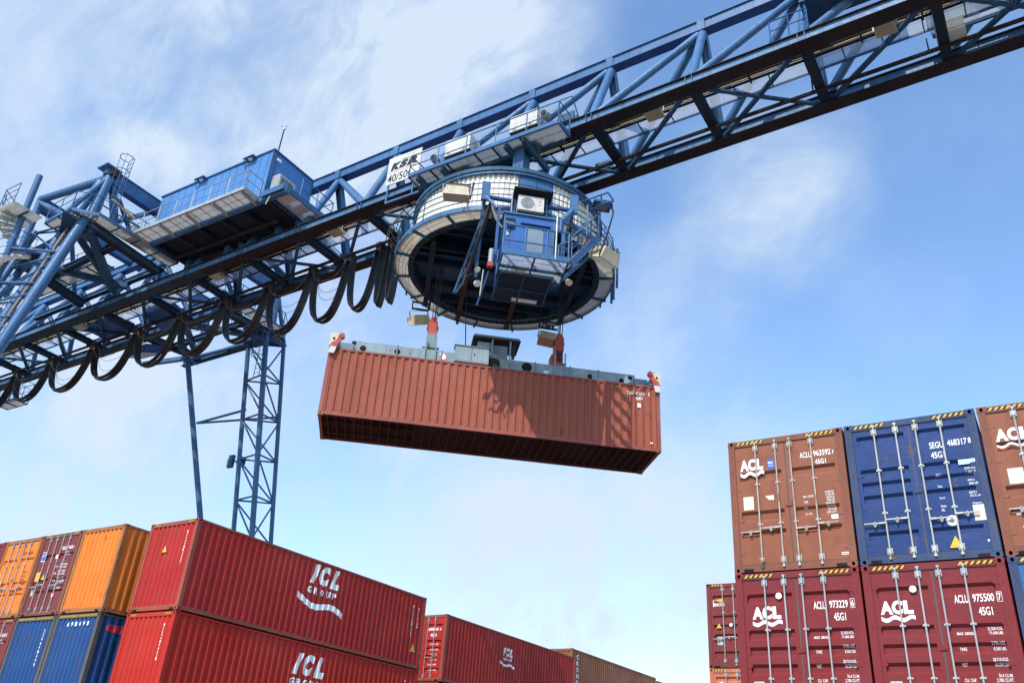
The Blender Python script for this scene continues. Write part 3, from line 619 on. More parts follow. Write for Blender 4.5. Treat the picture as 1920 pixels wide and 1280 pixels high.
def acl_tier2(t, code, chk, lx, lz, kgs):
    b = MB(); acl_logo(b, lx, lz, .57, .24)
    put_text(b, 'ACLU', (1.52, .03, 2.13), XP, ZP, .145, WHITE, w=.23, bold=.014); put_text(b, code, (1.82, .03, 2.14), XP, ZP, .14, WHITE, w=.34, bold=.014)
    put_text(b, chk, (2.222, .03, 2.155), XP, ZP, .125, WHITE, w=.05, bold=.02); rect(b, 2.204, 2.212, 2.13, 2.305, WHITE); rect(b, 2.282, 2.290, 2.13, 2.305, WHITE); rect(b, 2.204, 2.290, 2.297, 2.305, WHITE); rect(b, 2.204, 2.290, 2.13, 2.138, WHITE)
    put_text(b, '45G1', (1.88, .03, 1.905), XP, ZP, .145, WHITE, w=.22, bold=.014)
    rows(b, [('', '32.500 KGS.'), ('MAX. GROSS', '71.650 LBS.')], 1.47, 2.20, 1.66, .075, .055); rows(b, [('', '3.790 KGS.'), ('TARE', '8.360 LBS.')], 1.47, 2.20, 1.41, .085, .055)
    rows(b, [('', '28.710 KGS.'), ('NET', '63.290 LBS.')], 1.47, 2.20, 1.14, .075, .055); rows(b, [('', '76.4 CU.M.'), ('CU. CAP.', '2.700 CU.FT.')], 1.47, 2.22, .88, .075, .055)
    disc(b, (.86, .03, 2.42), XP, ZP, .062, WHITE); put_text(b, 'T', (.845, .022, 2.395), XP, ZP, .05, STB, w=.03, bold=.02); rect(b, .26, .46, .45, .82, PLATEG); b.build('lettering', t, False)
t, pr = container('glossy maroon container with white ACL logo and code 973229, under the top left brown one', right_loc(0, 1), RY, M_MAR2, front='door', bands=BANDS_A, barx=(.60, .99, 1.34, 1.76), nstripe=6, keepers=(.27, .62), handle_z=.7)
acl_tier2(t, '973229', '6', .31, 1.98, 0)
t, pr = container('glossy maroon container with white ACL logo and code 975500, under the navy blue one', right_loc(1, 1), RY, M_MAR2, front='door', bands=BANDS_A, barx=(.60, .99, 1.34, 1.76), nstripe=6, keepers=(.27, .62), handle_z=.7)
acl_tier2(t, '975500', '7', .25, 1.98, 0)
t, pr = container('mid blue container cut by the right edge, second row beside the maroon ones', right_loc(2, 1), RY, M_LBLU, fmat=M_BLUF, front='door', bands=BANDS_A, barx=(.60, .99, 1.34, 1.76))
for i, (m_, lb) in enumerate(((M_BLU, 'blue container at ground level under the maroon one coded 973229'), (M_BRN, 'brown container at ground level under the maroon one coded 975500'), (M_MAR, 'maroon container at ground level under the mid blue one at the right edge'))):
    container(lb, right_loc(i, 0), RY, m_, stripe=None, plain=True)
# the stack behind, its left part showing
QX, QY, QZ = -11.36, 30.23, 8.80 - 2.896
t, pr = container('dull maroon container with a small yellow logo, behind the right hand stacks', (QX, QY, QZ), RY, M_MAR, front='door', bands=BANDS_A, barx=(.60, .99, 1.34, 1.76), handle_z=.98, stripe=(.18, .6, 1.7, 2.2), nstripe=4)
b = MB(); b.add([(.26, .024, 2.32), (.62, .024, 2.37), (.62, .024, 2.20)], [(0, 1, 2)], YEL); put_text(b, 'BEACON', (.26, .03, 2.10), XP, ZP, .11, WHITE, w=.38, bold=.03); rect(b, .23, .255, 2.08, 2.32, WHITE)
tri_sign(b, (.42, .03, 1.42), XP, ZP, .22, .012); disc(b, (.85, .03, 1.44), XP, ZP, .06, WHITE); rect(b, .34, .54, .77, 1.05, PLATEG); b.build('lettering', t, False)
t, pr = container('salmon orange container with a small round sticker, under the dull maroon one with yellow logo', (QX, QY, QZ - 2.9), RY, M_SAL, front='door', bands=BANDS_B, barx=(.60, .99, 1.34, 1.76), stripe=(.18, .6, 1.7, 2.2), nstripe=4)
b = MB(); disc(b, (.42, .03, 2.38), XP, ZP, .08, WHITE); disc(b, (.42, .03, 2.38), XP, ZP, .05, STB, .009); b.build('lettering', t, False)
container('brown container at ground level under the salmon orange one', (QX, QY, .002), RY, M_BRN, stripe=None, plain=True)
# ---------------- hanging container (its near long side faces the camera)
KX = Vector((0.74845,0.66307,0.01260)); KY = Vector((-0.66312,0.74851,0.00000)); KZ = Vector((-0.00943,-0.00836,0.99992)); KO = Vector((-20.65, 18.68, 12.53))
HY = math.radians(41.54); HT = math.radians(.722)
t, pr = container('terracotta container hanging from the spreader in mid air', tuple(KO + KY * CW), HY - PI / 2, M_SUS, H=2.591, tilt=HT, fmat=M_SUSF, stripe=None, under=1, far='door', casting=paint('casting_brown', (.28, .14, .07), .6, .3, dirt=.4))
b = MB()
off = 11.0; S_ = prof_fn(pr, 0)
def ht(st, y, z, h, w): put_text(b, st, (CW, y, z), YP, ZP, h, WHITE, w=w, bold=.02, surf=prof_fn(pr, y), cuts=[p[0] - y for p in pr])
ht('TESU', 10.93, 2.17, .13, .26); ht('413317', 11.26, 2.17, .13, .36); ht('5', 11.74, 2.17, .13, .06); ht('42G1', 11.27, 1.98, .13, .26)
put_flat(b, [(0, 0), (.13, 0), (.13, .17), (0, .17)], [(0, 1, 2, 3)], (CW, 11.32, 1.66), YP, ZP, WHITE, lift=.0); put_flat(b, [(0, 0), (.1, 0), (.1, .05), (0, .05)], [(0, 1, 2, 3)], (CW, 11.78, .30), YP, ZP, WHITE, lift=-.005)
b.build('lettering', t, False)
# ================================================================ the gantry crane (own frame: x along the girder, y away from the camera)
CRO = Vector((-16.9, 23.63, 0)); CYAW = math.radians(1.06); SYAW = math.radians(41.54)
crane = thing('gantry_crane', 'blue truss gantry crane with a lattice leg, spanning over the container stacks', 'gantry crane', CRO, (0, 0, CYAW))
sl = .028
def gz(x, z): return z + sl * x
XL, XR = -46.0, 33.0
YN, YF, YT = -1.564, 1.73, .083
def G(x, y, z): return (x, y, gz(x, z))
node = [8.69, 4.61, .77, -3.18, -6.98, -10.8, -14.7, -18.6, -22.4, -26.2, -30.1, -34.0, -37.9, -41.8]
node = [30.0, 25.6, 21.2, 16.9, 12.75] + node
for yy in (YN, YF):                                                     # two bottom chords
    b = MB(); b.bar(G(XL, yy, 24.72), G(XR, yy, 24.72), .40, .39, CHORD); b.bar(G(XL, yy, 24.93), G(XR, yy, 24.93), .60, .03, RUSTY)
    b.bar(G(-17.5, yy, 24.512), G(XR, yy, 24.512), .60, .024, RUSTY); b.bar(G(XL, yy, 24.512), G(-17.5, yy, 24.512), .60, .024, FLBLUE)
    for x in node:
        for s in (-1, 1):
            for dx in (-.12, .12): b.bar(G(x + dx, yy + s * .245, 24.53), G(x + dx, yy + s * .245, 24.91), .09, .02, CHORD, (1, 0, 0))
    b.build('bottom_chord', crane)
    r = MB(); r.bar(G(XL, yy + (.05), 25.0), G(XR, yy + .05, 25.0), .07, .10, RUSTY); r.build('trolley_rail', crane)
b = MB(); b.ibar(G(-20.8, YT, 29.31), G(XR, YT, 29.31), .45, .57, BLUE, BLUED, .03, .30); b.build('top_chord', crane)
for i, x in enumerate(node):
    if x < -21: top = None
    g = MB(); T0 = G(x, YT, 29.02)
    if x > -21:
        g.box(x - .16, x + .16, YT - .22, YT + .22, gz(x, 29.06), gz(x, 29.56), BLUE); g.build('node_plate', crane)
    nx = node[i + 1] if i + 1 < len(node) else None; pv = node[i - 1] if i else None
    if x > -21:
        b = MB(); b.tube(T0, G(x, YN, 24.94), .175, BLUE, 16); b.build('truss_post', crane)
        b = MB(); b.ibar(T0, G(x, YF, 24.94), .30, .34, BLUE, None, .03, .03, (1, 0, 0)); b.build('truss_post', crane)
    for yy in (YN, YF):
        tgt = nx if x > -1 else (pv if x < -4 else None)
        if tgt is None or x < -21: continue
        b = MB(); b.tube((T0[0] + (-.12 if x > -1 else .12), T0[1], T0[2]), G(tgt, yy, 24.94), .165, BLUE, 16); b.build('truss_diagonal', crane)
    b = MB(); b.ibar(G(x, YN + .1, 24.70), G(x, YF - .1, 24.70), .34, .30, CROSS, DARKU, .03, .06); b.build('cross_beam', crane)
    if pv is not None:
        b = MB(); b.bar(G(pv, YN, 24.66), G(x, YF, 24.66), .17, .12, CROSS); b.build('wind_brace', crane)
        if i % 2 == 1:
            b = MB(); b.tube(G(x, YN, 24.60), G(pv, YF, 24.60), .085, CROSS, 10); b.build('wind_brace', crane)
for x in node:
    for yy in (YN, YF):
        g = MB(); z_ = gz(x, 24.955); g.prism([(x - .42, yy, z_), (x + .42, yy, z_), (x + .22, yy, z_ + .34), (x - .22, yy, z_ + .34)], (0, .025, 0), CHORD); g.build('gusset_plate', crane, False)
# conduits and inspection walkway inside the girder
b = MB()
for dy, z, r_, m_ in ((-.80, 24.92, .055, RUSTY), (-.66, 24.94, .035, CREAMP), (-.57, 24.88, .05, RUSTY)): b.tube(G(XL, dy, z), G(XR, dy, z), r_, m_, 8)
x = XL + 2
while x < XR: b.bar(G(x, -1.5, 24.98), G(x, -.45, 24.98), .05, .05, RUSTY); b.bar(G(x, -.9, 24.85), G(x, -.45, 24.85), .06, .05, DARKU); x += 1.95
b.build('power_conduit', crane)
b = MB(); b.quad(G(XL, -.38, 25.12), G(XR, -.38, 25.12), G(XR, .30, 25.12), G(XL, .30, 25.12), MESHB)
for yy in (-.40, .32): b.bar(G(XL, yy, 25.10), G(XR, yy, 25.10), .05, .12, BLUE)
x = XL
while x < XR: b.bar(G(x, -.38, 25.08), G(x, .30, 25.08), .04, .05, CROSS); x += 1.3
b.build('inspection_walkway', crane)
b = MB(); hull_railing(b, [G(XL, .34, 25.16), G(XR, .34, 25.16)], .95, BLUE, .018, posts=50); b.build('walkway_railing', crane)
b = MB(); b.bar(G(XL, .68, 24.46), G(XR, .68, 24.46), .09, .13, RUSTY)
x = XL
while x < XR: b.bar(G(x, .68, 24.5), G(x, .68, 25.1), .05, .05, RUSTY, (1, 0, 0)); x += 3.9
b.build('festoon_track', crane)
# floodlights under the girder
def floodlight(parent, c, w, d, h, rot=(0, 0, 0), M0=None, name='floodlight'):
    R_ = Matrix.Translation(Vector(c)) @ Matrix.Rotation(rot[2], 4, 'Z') @ Matrix.Rotation(rot[1], 4, 'Y') @ Matrix.Rotation(rot[0], 4, 'X')
    if M0: R_ = M0 @ R_
    b = MB(R_); k = .8
    vs = [(-w / 2 * k, -d / 2 * k, h / 2), (w / 2 * k, -d / 2 * k, h / 2), (w / 2 * k, d / 2 * k, h / 2), (-w / 2 * k, d / 2 * k, h / 2), (-w / 2, -d / 2, -h / 2), (w / 2, -d / 2, -h / 2), (w / 2, d / 2, -h / 2), (-w / 2, d / 2, -h / 2)]
    b.add(vs, [(0, 1, 2, 3), (0, 4, 5, 1), (1, 5, 6, 2), (2, 6, 7, 3), (3, 7, 4, 0), (7, 6, 5, 4)], LAMPB)
    b.box(-w / 2 + .02, w / 2 - .02, d / 2 - .001, d / 2 + .04, -.06, h / 2 * .6, GALVD)
    b.bar((-w / 2 - .03, 0, 0), (-w / 2 - .03, 0, h * .9), .05, .012, GALVD, (0, 1, 0)); b.bar((w / 2 + .03, 0, 0), (w / 2 + .03, 0, h * .9), .05, .012, GALVD, (0, 1, 0)); b.bar((-w / 2 - .03, 0, h * .9), (w / 2 + .03, 0, h * .9), .05, .012, GALVD)
    o = b.build(name, parent, False)
    g = MB(R_); g.add([(-w / 2 * .9, -d / 2 * .88, -h / 2 - .008), (w / 2 * .9, -d / 2 * .88, -h / 2 - .008), (w / 2 * .9, d / 2 * .88, -h / 2 - .008), (-w / 2 * .9, d / 2 * .88, -h / 2 - .008)], [(0, 1, 2, 3)], LAMPG)
    g.build('lens', o, False)
    return o
for x in (6.98, 15.3, -9.1, -17.2, -28.7): floodlight(crane, G(x, -.95, 24.62), .68, .52, .24, (0, 0, 0))
# ---- portal: four joints, portal beams, legs
PX1, PX2 = -21.0, -27.3
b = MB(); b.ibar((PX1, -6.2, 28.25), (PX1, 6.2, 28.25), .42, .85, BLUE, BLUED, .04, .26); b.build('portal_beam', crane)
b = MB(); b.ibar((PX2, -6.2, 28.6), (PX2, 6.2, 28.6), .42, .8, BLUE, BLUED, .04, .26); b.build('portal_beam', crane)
for s in (-1, 1):
    b = MB(); b.box(PX1 - .5, PX1 + .4, s * 6.1 - .45, s * 6.1 + .45, 28.62, 28.68, CHORD); b.cyl((PX1 - .05, s * 6.0, 28.3), (0, 0, 1), .34, .36, BLUE); b.box(PX1 + .1, PX1 + .42, s * 6 - .2, s * 6 + .2, 28.2, 28.58, BROWNST); b.build('portal_joint', crane)
    b = MB(); b.tube((PX1, s * 6.0, 28.2), (PX2, s * 6.1, 28.9), .21, BLUE, 18); b.build('portal_tube', crane)
    b = MB(); b.tube((PX1, s * 6.0, 28.2), (PX1, s * 6.25, 25.2), .25, BLUE, 20); b.build('portal_post', crane)
    b = MB(); b.tube((PX1 - .7, s * 6.0, 28.2), (PX1 - .7, s * 6.7, 25.2), .22, BLUE, 18); b.build('portal_post', crane)
    b = MB(); b.tube((PX2, s * 6.1, 28.9), (PX2, s * 6.1, 24.4), .20, BLUE, 18); b.build('portal_post', crane)
    # post and strut inside the frame
    b = MB(); b.bar((PX1, s * 5.75, 28.0), (PX1, s * 4.85, 25.6), .30, .30, BLUE, (1, 0, 0)); b.build('portal_post', crane)
    b = MB(); b.bar((PX1, s * 5.2, 27.4), (PX1, s * 4.0, 26.0), .17, .17, CROSS, (1, 0, 0)); b.build('portal_brace', crane)
    # lower cross beams joining the joints to the girder
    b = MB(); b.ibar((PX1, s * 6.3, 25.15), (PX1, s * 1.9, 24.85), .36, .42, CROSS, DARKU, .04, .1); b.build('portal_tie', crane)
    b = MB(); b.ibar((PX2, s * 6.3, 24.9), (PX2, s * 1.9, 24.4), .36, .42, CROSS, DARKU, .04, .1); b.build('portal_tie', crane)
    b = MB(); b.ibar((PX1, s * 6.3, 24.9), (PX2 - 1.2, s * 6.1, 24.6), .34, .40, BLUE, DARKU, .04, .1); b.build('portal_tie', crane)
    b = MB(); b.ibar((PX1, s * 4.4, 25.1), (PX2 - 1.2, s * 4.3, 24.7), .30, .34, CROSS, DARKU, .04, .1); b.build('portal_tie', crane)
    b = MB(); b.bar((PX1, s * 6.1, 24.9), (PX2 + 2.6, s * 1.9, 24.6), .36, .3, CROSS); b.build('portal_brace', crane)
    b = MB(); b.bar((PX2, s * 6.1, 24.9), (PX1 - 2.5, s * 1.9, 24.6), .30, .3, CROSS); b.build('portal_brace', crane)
    b = MB(); b.tube((PX1, s * 6.0, 25.0), (PX2, s * 6.1, 28.7), .14, BLUE, 12); b.build('portal_brace', crane)
    b = MB(); b.tube((PX1 - 1.6, s * 6.2, 25), (PX1 - 1.6, s * 2.2, 29.2), .15, BLUE, 12); b.build('portal_brace', crane)
for k_, (px_, s) in enumerate(((-22.4, -1), (-22.4, 1), (-26.2, -1), (-26.2, 1), (-30.1, -1), (-30.1, 1), (-34, -1), (-34, 1))):   # truss continuing beyond the portal
    b = MB(); b.tube(G(px_, s * 1.65, 24.95), G(px_ - 1.9, .083, 28.6), .15, BLUE, 14); b.build('truss_diagonal', crane)
    b = MB(); b.tube(G(px_ - 3.8, s * 1.65, 24.95), G(px_ - 1.9, .083, 28.6), .15, BLUE, 14); b.build('truss_diagonal', crane)
b = MB(); b.ibar(G(-21.5, YT, 28.9), G(-42, YT, 28.9), .40, .5, BLUE, BLUED, .03, .25); b.build('top_chord', crane)
def lattice_leg(s, top_z, bot_z, tops, lean, rs):
    """three chords with rings and zigzag lacing"""
    def P(i, z): x, y = tops[i]; return Vector((x, s * (y + lean * (top_z - z)), z))
    lg = bpy.data.objects.new('lattice_leg', None); COL.objects.link(lg); lg.parent = crane
    for i in range(3):
        b = MB(); b.tube(P(i, top_z), P(i, bot_z), rs[i], BLUE, 16); b.build('leg_chord', lg)
    z = top_z - .1; dz = 2.35; k = 0
    while z > bot_z + 1:
        b = MB()
        for i, j in ((0, 1), (1, 2), (2, 0)):
            b.tube(P(i, z), P(j, z), .055, BLUE, 8)
        z2 = z - dz
        b.tube(P(0, z - .05), P(1, z2 + .05) if k % 2 else P(1, z2 - .0), .055, BLUE, 8); b.tube(P(1, z - .05) if k % 2 else P(2, z - .05), P(2, z2) if k % 2 else P(1, z2), .05, BLUE, 8)
        b.tube(P(0, z - .05), P(2, z2), .05, BLUE, 8)
        b.build('leg_lacing', lg); z = z2; k += 1
    return lg
lattice_leg(1, 25.0, .1, [(-22.75, 6.2), (-20.97, 5.96), (-20.99, 7.43)], .185, (.135, .16, .125))
lattice_leg(-1, 25.3, .1, [(-22.9, 6.35), (-21.0, 6.45), (-24.5, 6.9)], .19, (.21, .25, .17))
for s in (-1, 1):
    b = MB(); b.bar((-22.9, s * 6.2, 25.05), (-20.9, s * 5.9, 25.05), .5, .3, BLUE); b.prism([(-20.9, s * 5.8, 24.95), (-20.9, s * 7.6, 24.95), (-22.9, s * 6.5, 24.95), (-22.9, s * 5.9, 24.95)], (0, 0, .12), CROSS); b.build('leg_head', crane)
    b = MB(); b.tube((-27.6, s * 5.55, 24.9), (-26.0, s * 8.9, 13.5), .17, BLUE, 16); b.tube((-26.0, s * 8.9, 13.5), (-25.2, s * 12.6, .1), .17, BLUE, 16); b.build('pendulum_leg', crane)
    b = MB(); b.tube((-27.5, s * 5.6, 24.5), (-22.75, s * 6.2, 24.9), .12, BLUE, 12); b.build('leg_tie', crane)
    b = MB(); b.tube((-27.5, s * 5.6, 24.6), (-27.3, s * 4.2, 26.2), .17, BLUE, 12); b.bar((-27.5, s * 5.6, 24.6), (-30.5, s * 4.6, 24.3), .26, .26, BLUE); b.build('portal_brace', crane)
    b = MB(); b.tube((-20.98, s * 7.45, 25), (PX1, s * 6.1, 28.1), .13, BLUE, 12); b.build('portal_brace', crane)
b = MB(); b.tube((-26.400,6.693,20.393), (-22.700,7.125,20.835), .075, BLUE, 8); b.tube((-26.400,6.693,20.393), (-21.000,8.103,20.463), .07, BLUE, 8)
b.build('leg_tie', crane)
b = MB(); ca = Vector((-22.900,7.911,17.893)); b.tube(ca, ca + Vector((-.65, -.2, .0)), .05, CROSS, 8); b.box(ca.x - .3, ca.x + .15, ca.y - .2, ca.y + .1, ca.z - .22, ca.z + .2, DARKU)
b.box(ca.x - .95, ca.x - .55, ca.y - .3, ca.y - .12, ca.z - .38, ca.z + .38, CROSS); b.box(ca.x - .98, ca.x - .9, ca.y - .32, ca.y - .1, ca.z - .3, ca.z + .3, OFFW); b.build('leg_floodlight', crane)
# near side platform round the portal joint, walkway towards the girder
def tray(b, pts, w_vec, mat_u, edge, t=.16):
    """walkway along pts with a floor plate and edge beams"""
    w = Vector(w_vec)
    for a, c in zip(pts[:-1], pts[1:]):
        a = Vector(a); c = Vector(c); b.add([a, c, c + w, a + w, a + Vector((0, 0, .03)), c + Vector((0, 0, .03)), c + w + Vector((0, 0, .03)), a + w + Vector((0, 0, .03))], [(0, 1, 2, 3), (4, 5, 6, 7), (0, 1, 5, 4), (1, 2, 6, 5), (2, 3, 7, 6), (3, 0, 4, 7)], mat_u)
        b.bar(a + Vector((0, 0, .05)), c + Vector((0, 0, .05)), .05, t, edge); b.bar(a + w + Vector((0, 0, .05)), c + w + Vector((0, 0, .05)), .05, t, edge)
        n = max(1, round((c - a).length / 1.3))
        for i in range(n + 1):
            q = a.lerp(c, i / n); b.bar(q - Vector((0, 0, .03)), q + w - Vector((0, 0, .03)), .05, .07, CROSS)
for s in (-1, 1):
    ax = Vector((-24.0, s * 7.9, 25.35)); p0 = Vector((-23.2, s * 7.2, 25.25)); p1 = Vector((-20.9, s * 7.3, 25.3)); p2 = Vector((-20.1, s * 6.3, 25.35)); p3 = Vector((-20.1, s * 4.9, 25.35)); p4 = Vector((-19.9, s * 1.6, 25.3))
    b = MB(); tray(b, [p0, p1], (0, -s * .9, 0), BEIGEU, BLUE); tray(b, [p2, p4], (-.8, 0, 0), BEIGEU, BLUE, .14)
    b.prism([p1, p2, p2 + Vector((-.8, 0, 0)), p1 + Vector((0, -s * .9, 0))], (0, 0, .03), BEIGEU); b.bar(p1, p2, .05, .18, BLUE)
    for i in range(7):
        q = p1.lerp(p2, i / 6); b.bar(q - Vector((0, 0, .05)), q + Vector((-.8, -s * .3, -.05)), .06, .05, PANELU)
    w_ = b.build('portal_walkway', crane)
    r = MB(); hull_railing(r, [p0, p1, p2, p4], 1.1, BLUE, .026, mids=(.55,)); hull_railing(r, [p2 + Vector((-.8, 0, 0)), p4 + Vector((-.8, 0, 0))], 1.1, BLUE, .022, mids=(.55,)); r.build('railing', w_)
for a, c, r_ in (((-22.500,-5.827,25.203), (-24.500,-1.982,24.575), .20), ((-26.788,-3.900,27.054), (-28.162,-1.900,24.544), .13), ((-29.000,-4.462,20.640), (-27.000,-4.067,25.582), .12), ((-27.300,-4.633,23.274), (-30.000,-4.499,22.329), .10), ((-25.500,-5.205,25.497), (-28.000,-5.749,24.174), .12), ((-26.000,-6.285,23.970), (-23.000,-6.069,23.344), .07), ((-27.000,-6.003,22.437), (-24.000,-6.228,22.009), .07)):
    b = MB(); b.tube(a, c, r_, BLUE if r_ < .2 else CROSS, 12); b.build('portal_brace', crane)
b = MB(); b.ibar(G(-32.5, -1.75, 25.75), G(-20.8, -1.75, 25.75), .26, .30, CHORD, DARKU, .03, .1); b.build('portal_tie', crane)
b = MB(); b.ibar(G(-32.5, 1.9, 25.75), G(-20.8, 1.9, 25.75), .26, .30, CHORD, DARKU, .03, .1); b.build('portal_tie', crane)
b = MB(); tray(b, [Vector((-30.8, -3.9, 24.9)), Vector((-23.2, -3.9, 25.0))], (0, .8, 0), BEIGEU, CROSS, .12); w2_ = b.build('portal_walkway', crane)
b = MB(); hull_railing(b, [(-30.8, -3.9, 24.95), (-23.2, -3.9, 25.05)], 1.1, BLUE, .022, mids=(.35, .7)); b.build('railing', w2_)
# caged ladder beside the portal joint
def cage_ladder(base, h, cz, name='caged_ladder', parent=None, up=Vector((0, 0, 1)), out=Vector((0, -1, 0)), side=Vector((1, 0, 0)), r=.34, mat=None):
    b = MB(); base = Vector(base); mat = mat or BLUE
    for s in (-1, 1): b.tube(base + side * (.22 * s), base + side * (.22 * s) + up * h, .024, mat, 6)
    z = .2
    while z < h: b.tube(base - side * .22 + up * z, base + side * .22 + up * z, .014, mat, 6); z += .3
    z = cz
    while z <= h + .01:
        pts = [base + side * (math.cos(t) * r) + out * (math.sin(t) * r + .28) + up * z for t in [PI * 1.25 - i * PI * 1.5 / 10 for i in range(11)]]; b.path(pts, .02, mat, 6); z += .9
    for i in range(5):
        t = PI * 1.1 - i * PI * 1.2 / 4; q = base + side * (math.cos(t) * r) + out * (math.sin(t) * r + .28); b.tube(q + up * cz, q + up * h, .012, mat, 6)
    return b.build(name, parent or crane)
cage_ladder((-20.35, -5.55, 25.4), 4.1, 1.3)
cage_ladder((-20.6, 5.6, 22.0), 4.4, 1.2, side=Vector((1, 0, 0)))
cage_ladder((19.795,2.100,22.714), 2.2, .3, name='hanging_ladder', side=Vector((0,1,0)), out=Vector((-1,0,0)))
b = MB(); b.tube((-20.2, -5.9, 26.6), (-20.0, -4.6, 26.2), .07, CREAMP, 8); b.build('service_pipe', crane)
# spiral stair beside the near leg
SX, SY = -24.0, -7.95
st = bpy.data.objects.new('spiral_staircase', None); COL.objects.link(st); st.parent = crane
b = MB(); b.tube((SX, SY, 0), (SX, SY, 28.0), .16, BLUE, 16); b.cyl((SX, SY, 27.99), (0, 0, 1), .16, .05, BLUE, 16, .09); b.build('newel_post', st)
b = MB()
z = 3.0; a = 0.0; rail = []
while z < 25.3:
    c, s_ = math.cos(a), math.sin(a); c2, s2 = math.cos(a + .42), math.sin(a + .42)
    b.prism([(SX + c * .14, SY + s_ * .14, z), (SX + c * 1.0, SY + s_ * 1.0, z), (SX + c2 * 1.0, SY + s2 * 1.0, z), (SX + c2 * .14, SY + s2 * .14, z)], (0, 0, .035), BEIGEU)
    b.prism([(SX + c * .14, SY + s_ * .14, z), (SX + c * 1.0, SY + s_ * 1.0, z), (SX + c * 1.0, SY + s_ * 1.0, z - .06), (SX + c * .14, SY + s_ * .14, z - .14)], (.02, .02, 0), BEIGEU)
    rail.append((SX + c * 1.0, SY + s_ * 1.0, z)); a += .38; z += .20
b.build('stair_tread', st, False)
b = MB(); b.path([(p[0], p[1], p[2] + .05) for p in rail], .03, BLUE, 6); b.build('stair_stringer', st)
b = MB(); b.path([(p[0], p[1], p[2] + 1.0) for p in rail], .022, BLUE, 6); b.path([(p[0], p[1], p[2] + .5) for p in rail], .014, BLUE, 6)
for p in rail[::2]: b.tube(p, (p[0], p[1], p[2] + 1.0), .014, BLUE, 6)
b.build('handrail', st)
b = MB(); zt = 25.35
b.prism([(SX - 1.0, SY - .2, zt), (SX - .4, SY - 1.0, zt), (SX + .9, SY - 1.0, zt), (SX + .9, SY + .5, zt), (SX - .9, SY + .6, zt)], (0, 0, .06), BEIGEU)
b.bar((SX - 1.0, SY - .2, zt - .05), (SX + .9, SY - .2, zt - .05), .08, .1, CROSS)
b.build('stair_landing', st, False)
b = MB(); hull_railing(b, [(SX - 1.0, SY - .2, zt), (SX - .4, SY - 1.0, zt), (SX + .9, SY - 1.0, zt)], 1.15, BLUE, .024, mids=(.35, .68)); hull_railing(b, [(SX - 1.0, SY - .2, zt), (SX - .9, SY + .6, zt)], 1.15, BLUE, .024, mids=(.35, .68)); b.build('landing_railing', st)
for z in (7, 10.5, 14, 17.5, 19.5, 21.5, 23.5):
    b = MB(); yy = -6.3 - .19 * (25.3 - z); b.tube((SX, SY, z), (-22.9, yy, z + .1), .075, BLUE, 10); b.tube((SX, SY, z), (-21.6, yy - .3, z - .3), .07, BLUE, 10); b.build('stair_bracket', st)
b = MB()
for dx in (-.16, .16): b.bar((-22.0 + dx, -6.55, 25.0), (-22.0 + dx, -6.55 - .19 * 25, .2), .03, .07, BROWNST)
z = 24.8
while z > .5: yy = -6.55 - .19 * (25 - z); b.bar((-22.16, yy, z), (-21.84, yy, z), .05, .02, CABLEG); z -= .3
for k in range(4): b.tube((-22.1 + k * .065, -6.62, 25.0), (-22.1 + k * .065, -6.62 - .19 * 24.8, .3), .022, CABLEG, 6)
b.build('leg_cable_tray', crane)
# far machinery landing and cable reel housings half hidden behind the girder
b = MB(); b.prism([(-29.0, 2.4, 23.4), (-27.2, 2.4, 23.4), (-27.2, 3.6, 23.9), (-29.0, 3.6, 23.9)], (0, 0, .6), BLUED); b.build('drive_housing', crane, False)
b = MB(); b.prism([(-24.4, .0, 24.0), (-22.6, .0, 24.0), (-22.6, 1.5, 23.7), (-24.4, 1.5, 23.7)], (0, 0, .8), BLUED); b.build('drive_housing', crane, False); b = MB(); b.prism([(-29.0, -.6, 23.9), (-26.6, -.6, 23.9), (-26.6, 1.0, 23.9), (-29.0, 1.0, 23.9)], (0, 0, .6), BLUED); b.build('drive_housing', crane, False)
b = MB(); q = Vector((-41.546,2.600,22.810)); tray(b, [q + Vector((-1.4, 0, 0)), q + Vector((.9, 0, 0))], (0, .9, 0), BEIGEU, BLUE, .12); b.build('end_platform', crane)
b = MB(); hull_railing(b, [q + Vector((-1.4, 0, 0)), q + Vector((.9, 0, 0)), q + Vector((.9, .9, 0)), q + Vector((-1.4, .9, 0))], 1.5, BLUE, .025, mids=(.35, .7)); b.tube(q, q + Vector((.2, .3, 3.0)), .05, BLUE, 8); b.tube(q + Vector((-1.2, 0, 0)), q + Vector((.4, .3, 3.0)), .05, BLUE, 8); b.build('end_platform_railing', crane)
# service platforms at the far right of the girder, over the camera
b = MB()
x0, x1 = 16.6, 20.6
for yy in (-.9, .9): b.bar(G(x0, yy, 25.3), G(x1, yy, 25.3), .08, .16, CROSS)
b.quad(G(x0, -.9, 25.36), G(x1, -.9, 25.36), G(x1, .9, 25.36), G(x0, .9, 25.36), MESHB); b.box(16.7, 17.6, .2, .9, gz(17, 24.6), gz(17, 25.2), OFFW); b.box(19.3, 20.3, -.1, .8, gz(19, 25.6), gz(19, 26.6), PANELU)
b.build('service_platform', crane, False)
b = MB(); hull_railing(b, [G(x0, -.9, 25.38), G(x1, -.9, 25.38)], 1.05, BLUE, .022); hull_railing(b, [G(x0, .9, 25.38), G(x1, .9, 25.38)], 1.05, BLUE, .022); hull_railing(b, [G(x0, -.9, 25.38), G(x0, .9, 25.38)], 1.05, BLUE, .022); b.build('service_railing', crane)
b = MB(); q = Vector((11.712,-1.750,25.460)); hull_railing(b, [q, q + Vector((1.3, 0, .03))], .95, BLUED, .026, posts=2); b.build('chord_railing', crane)
b = MB(); x0 = 13.0
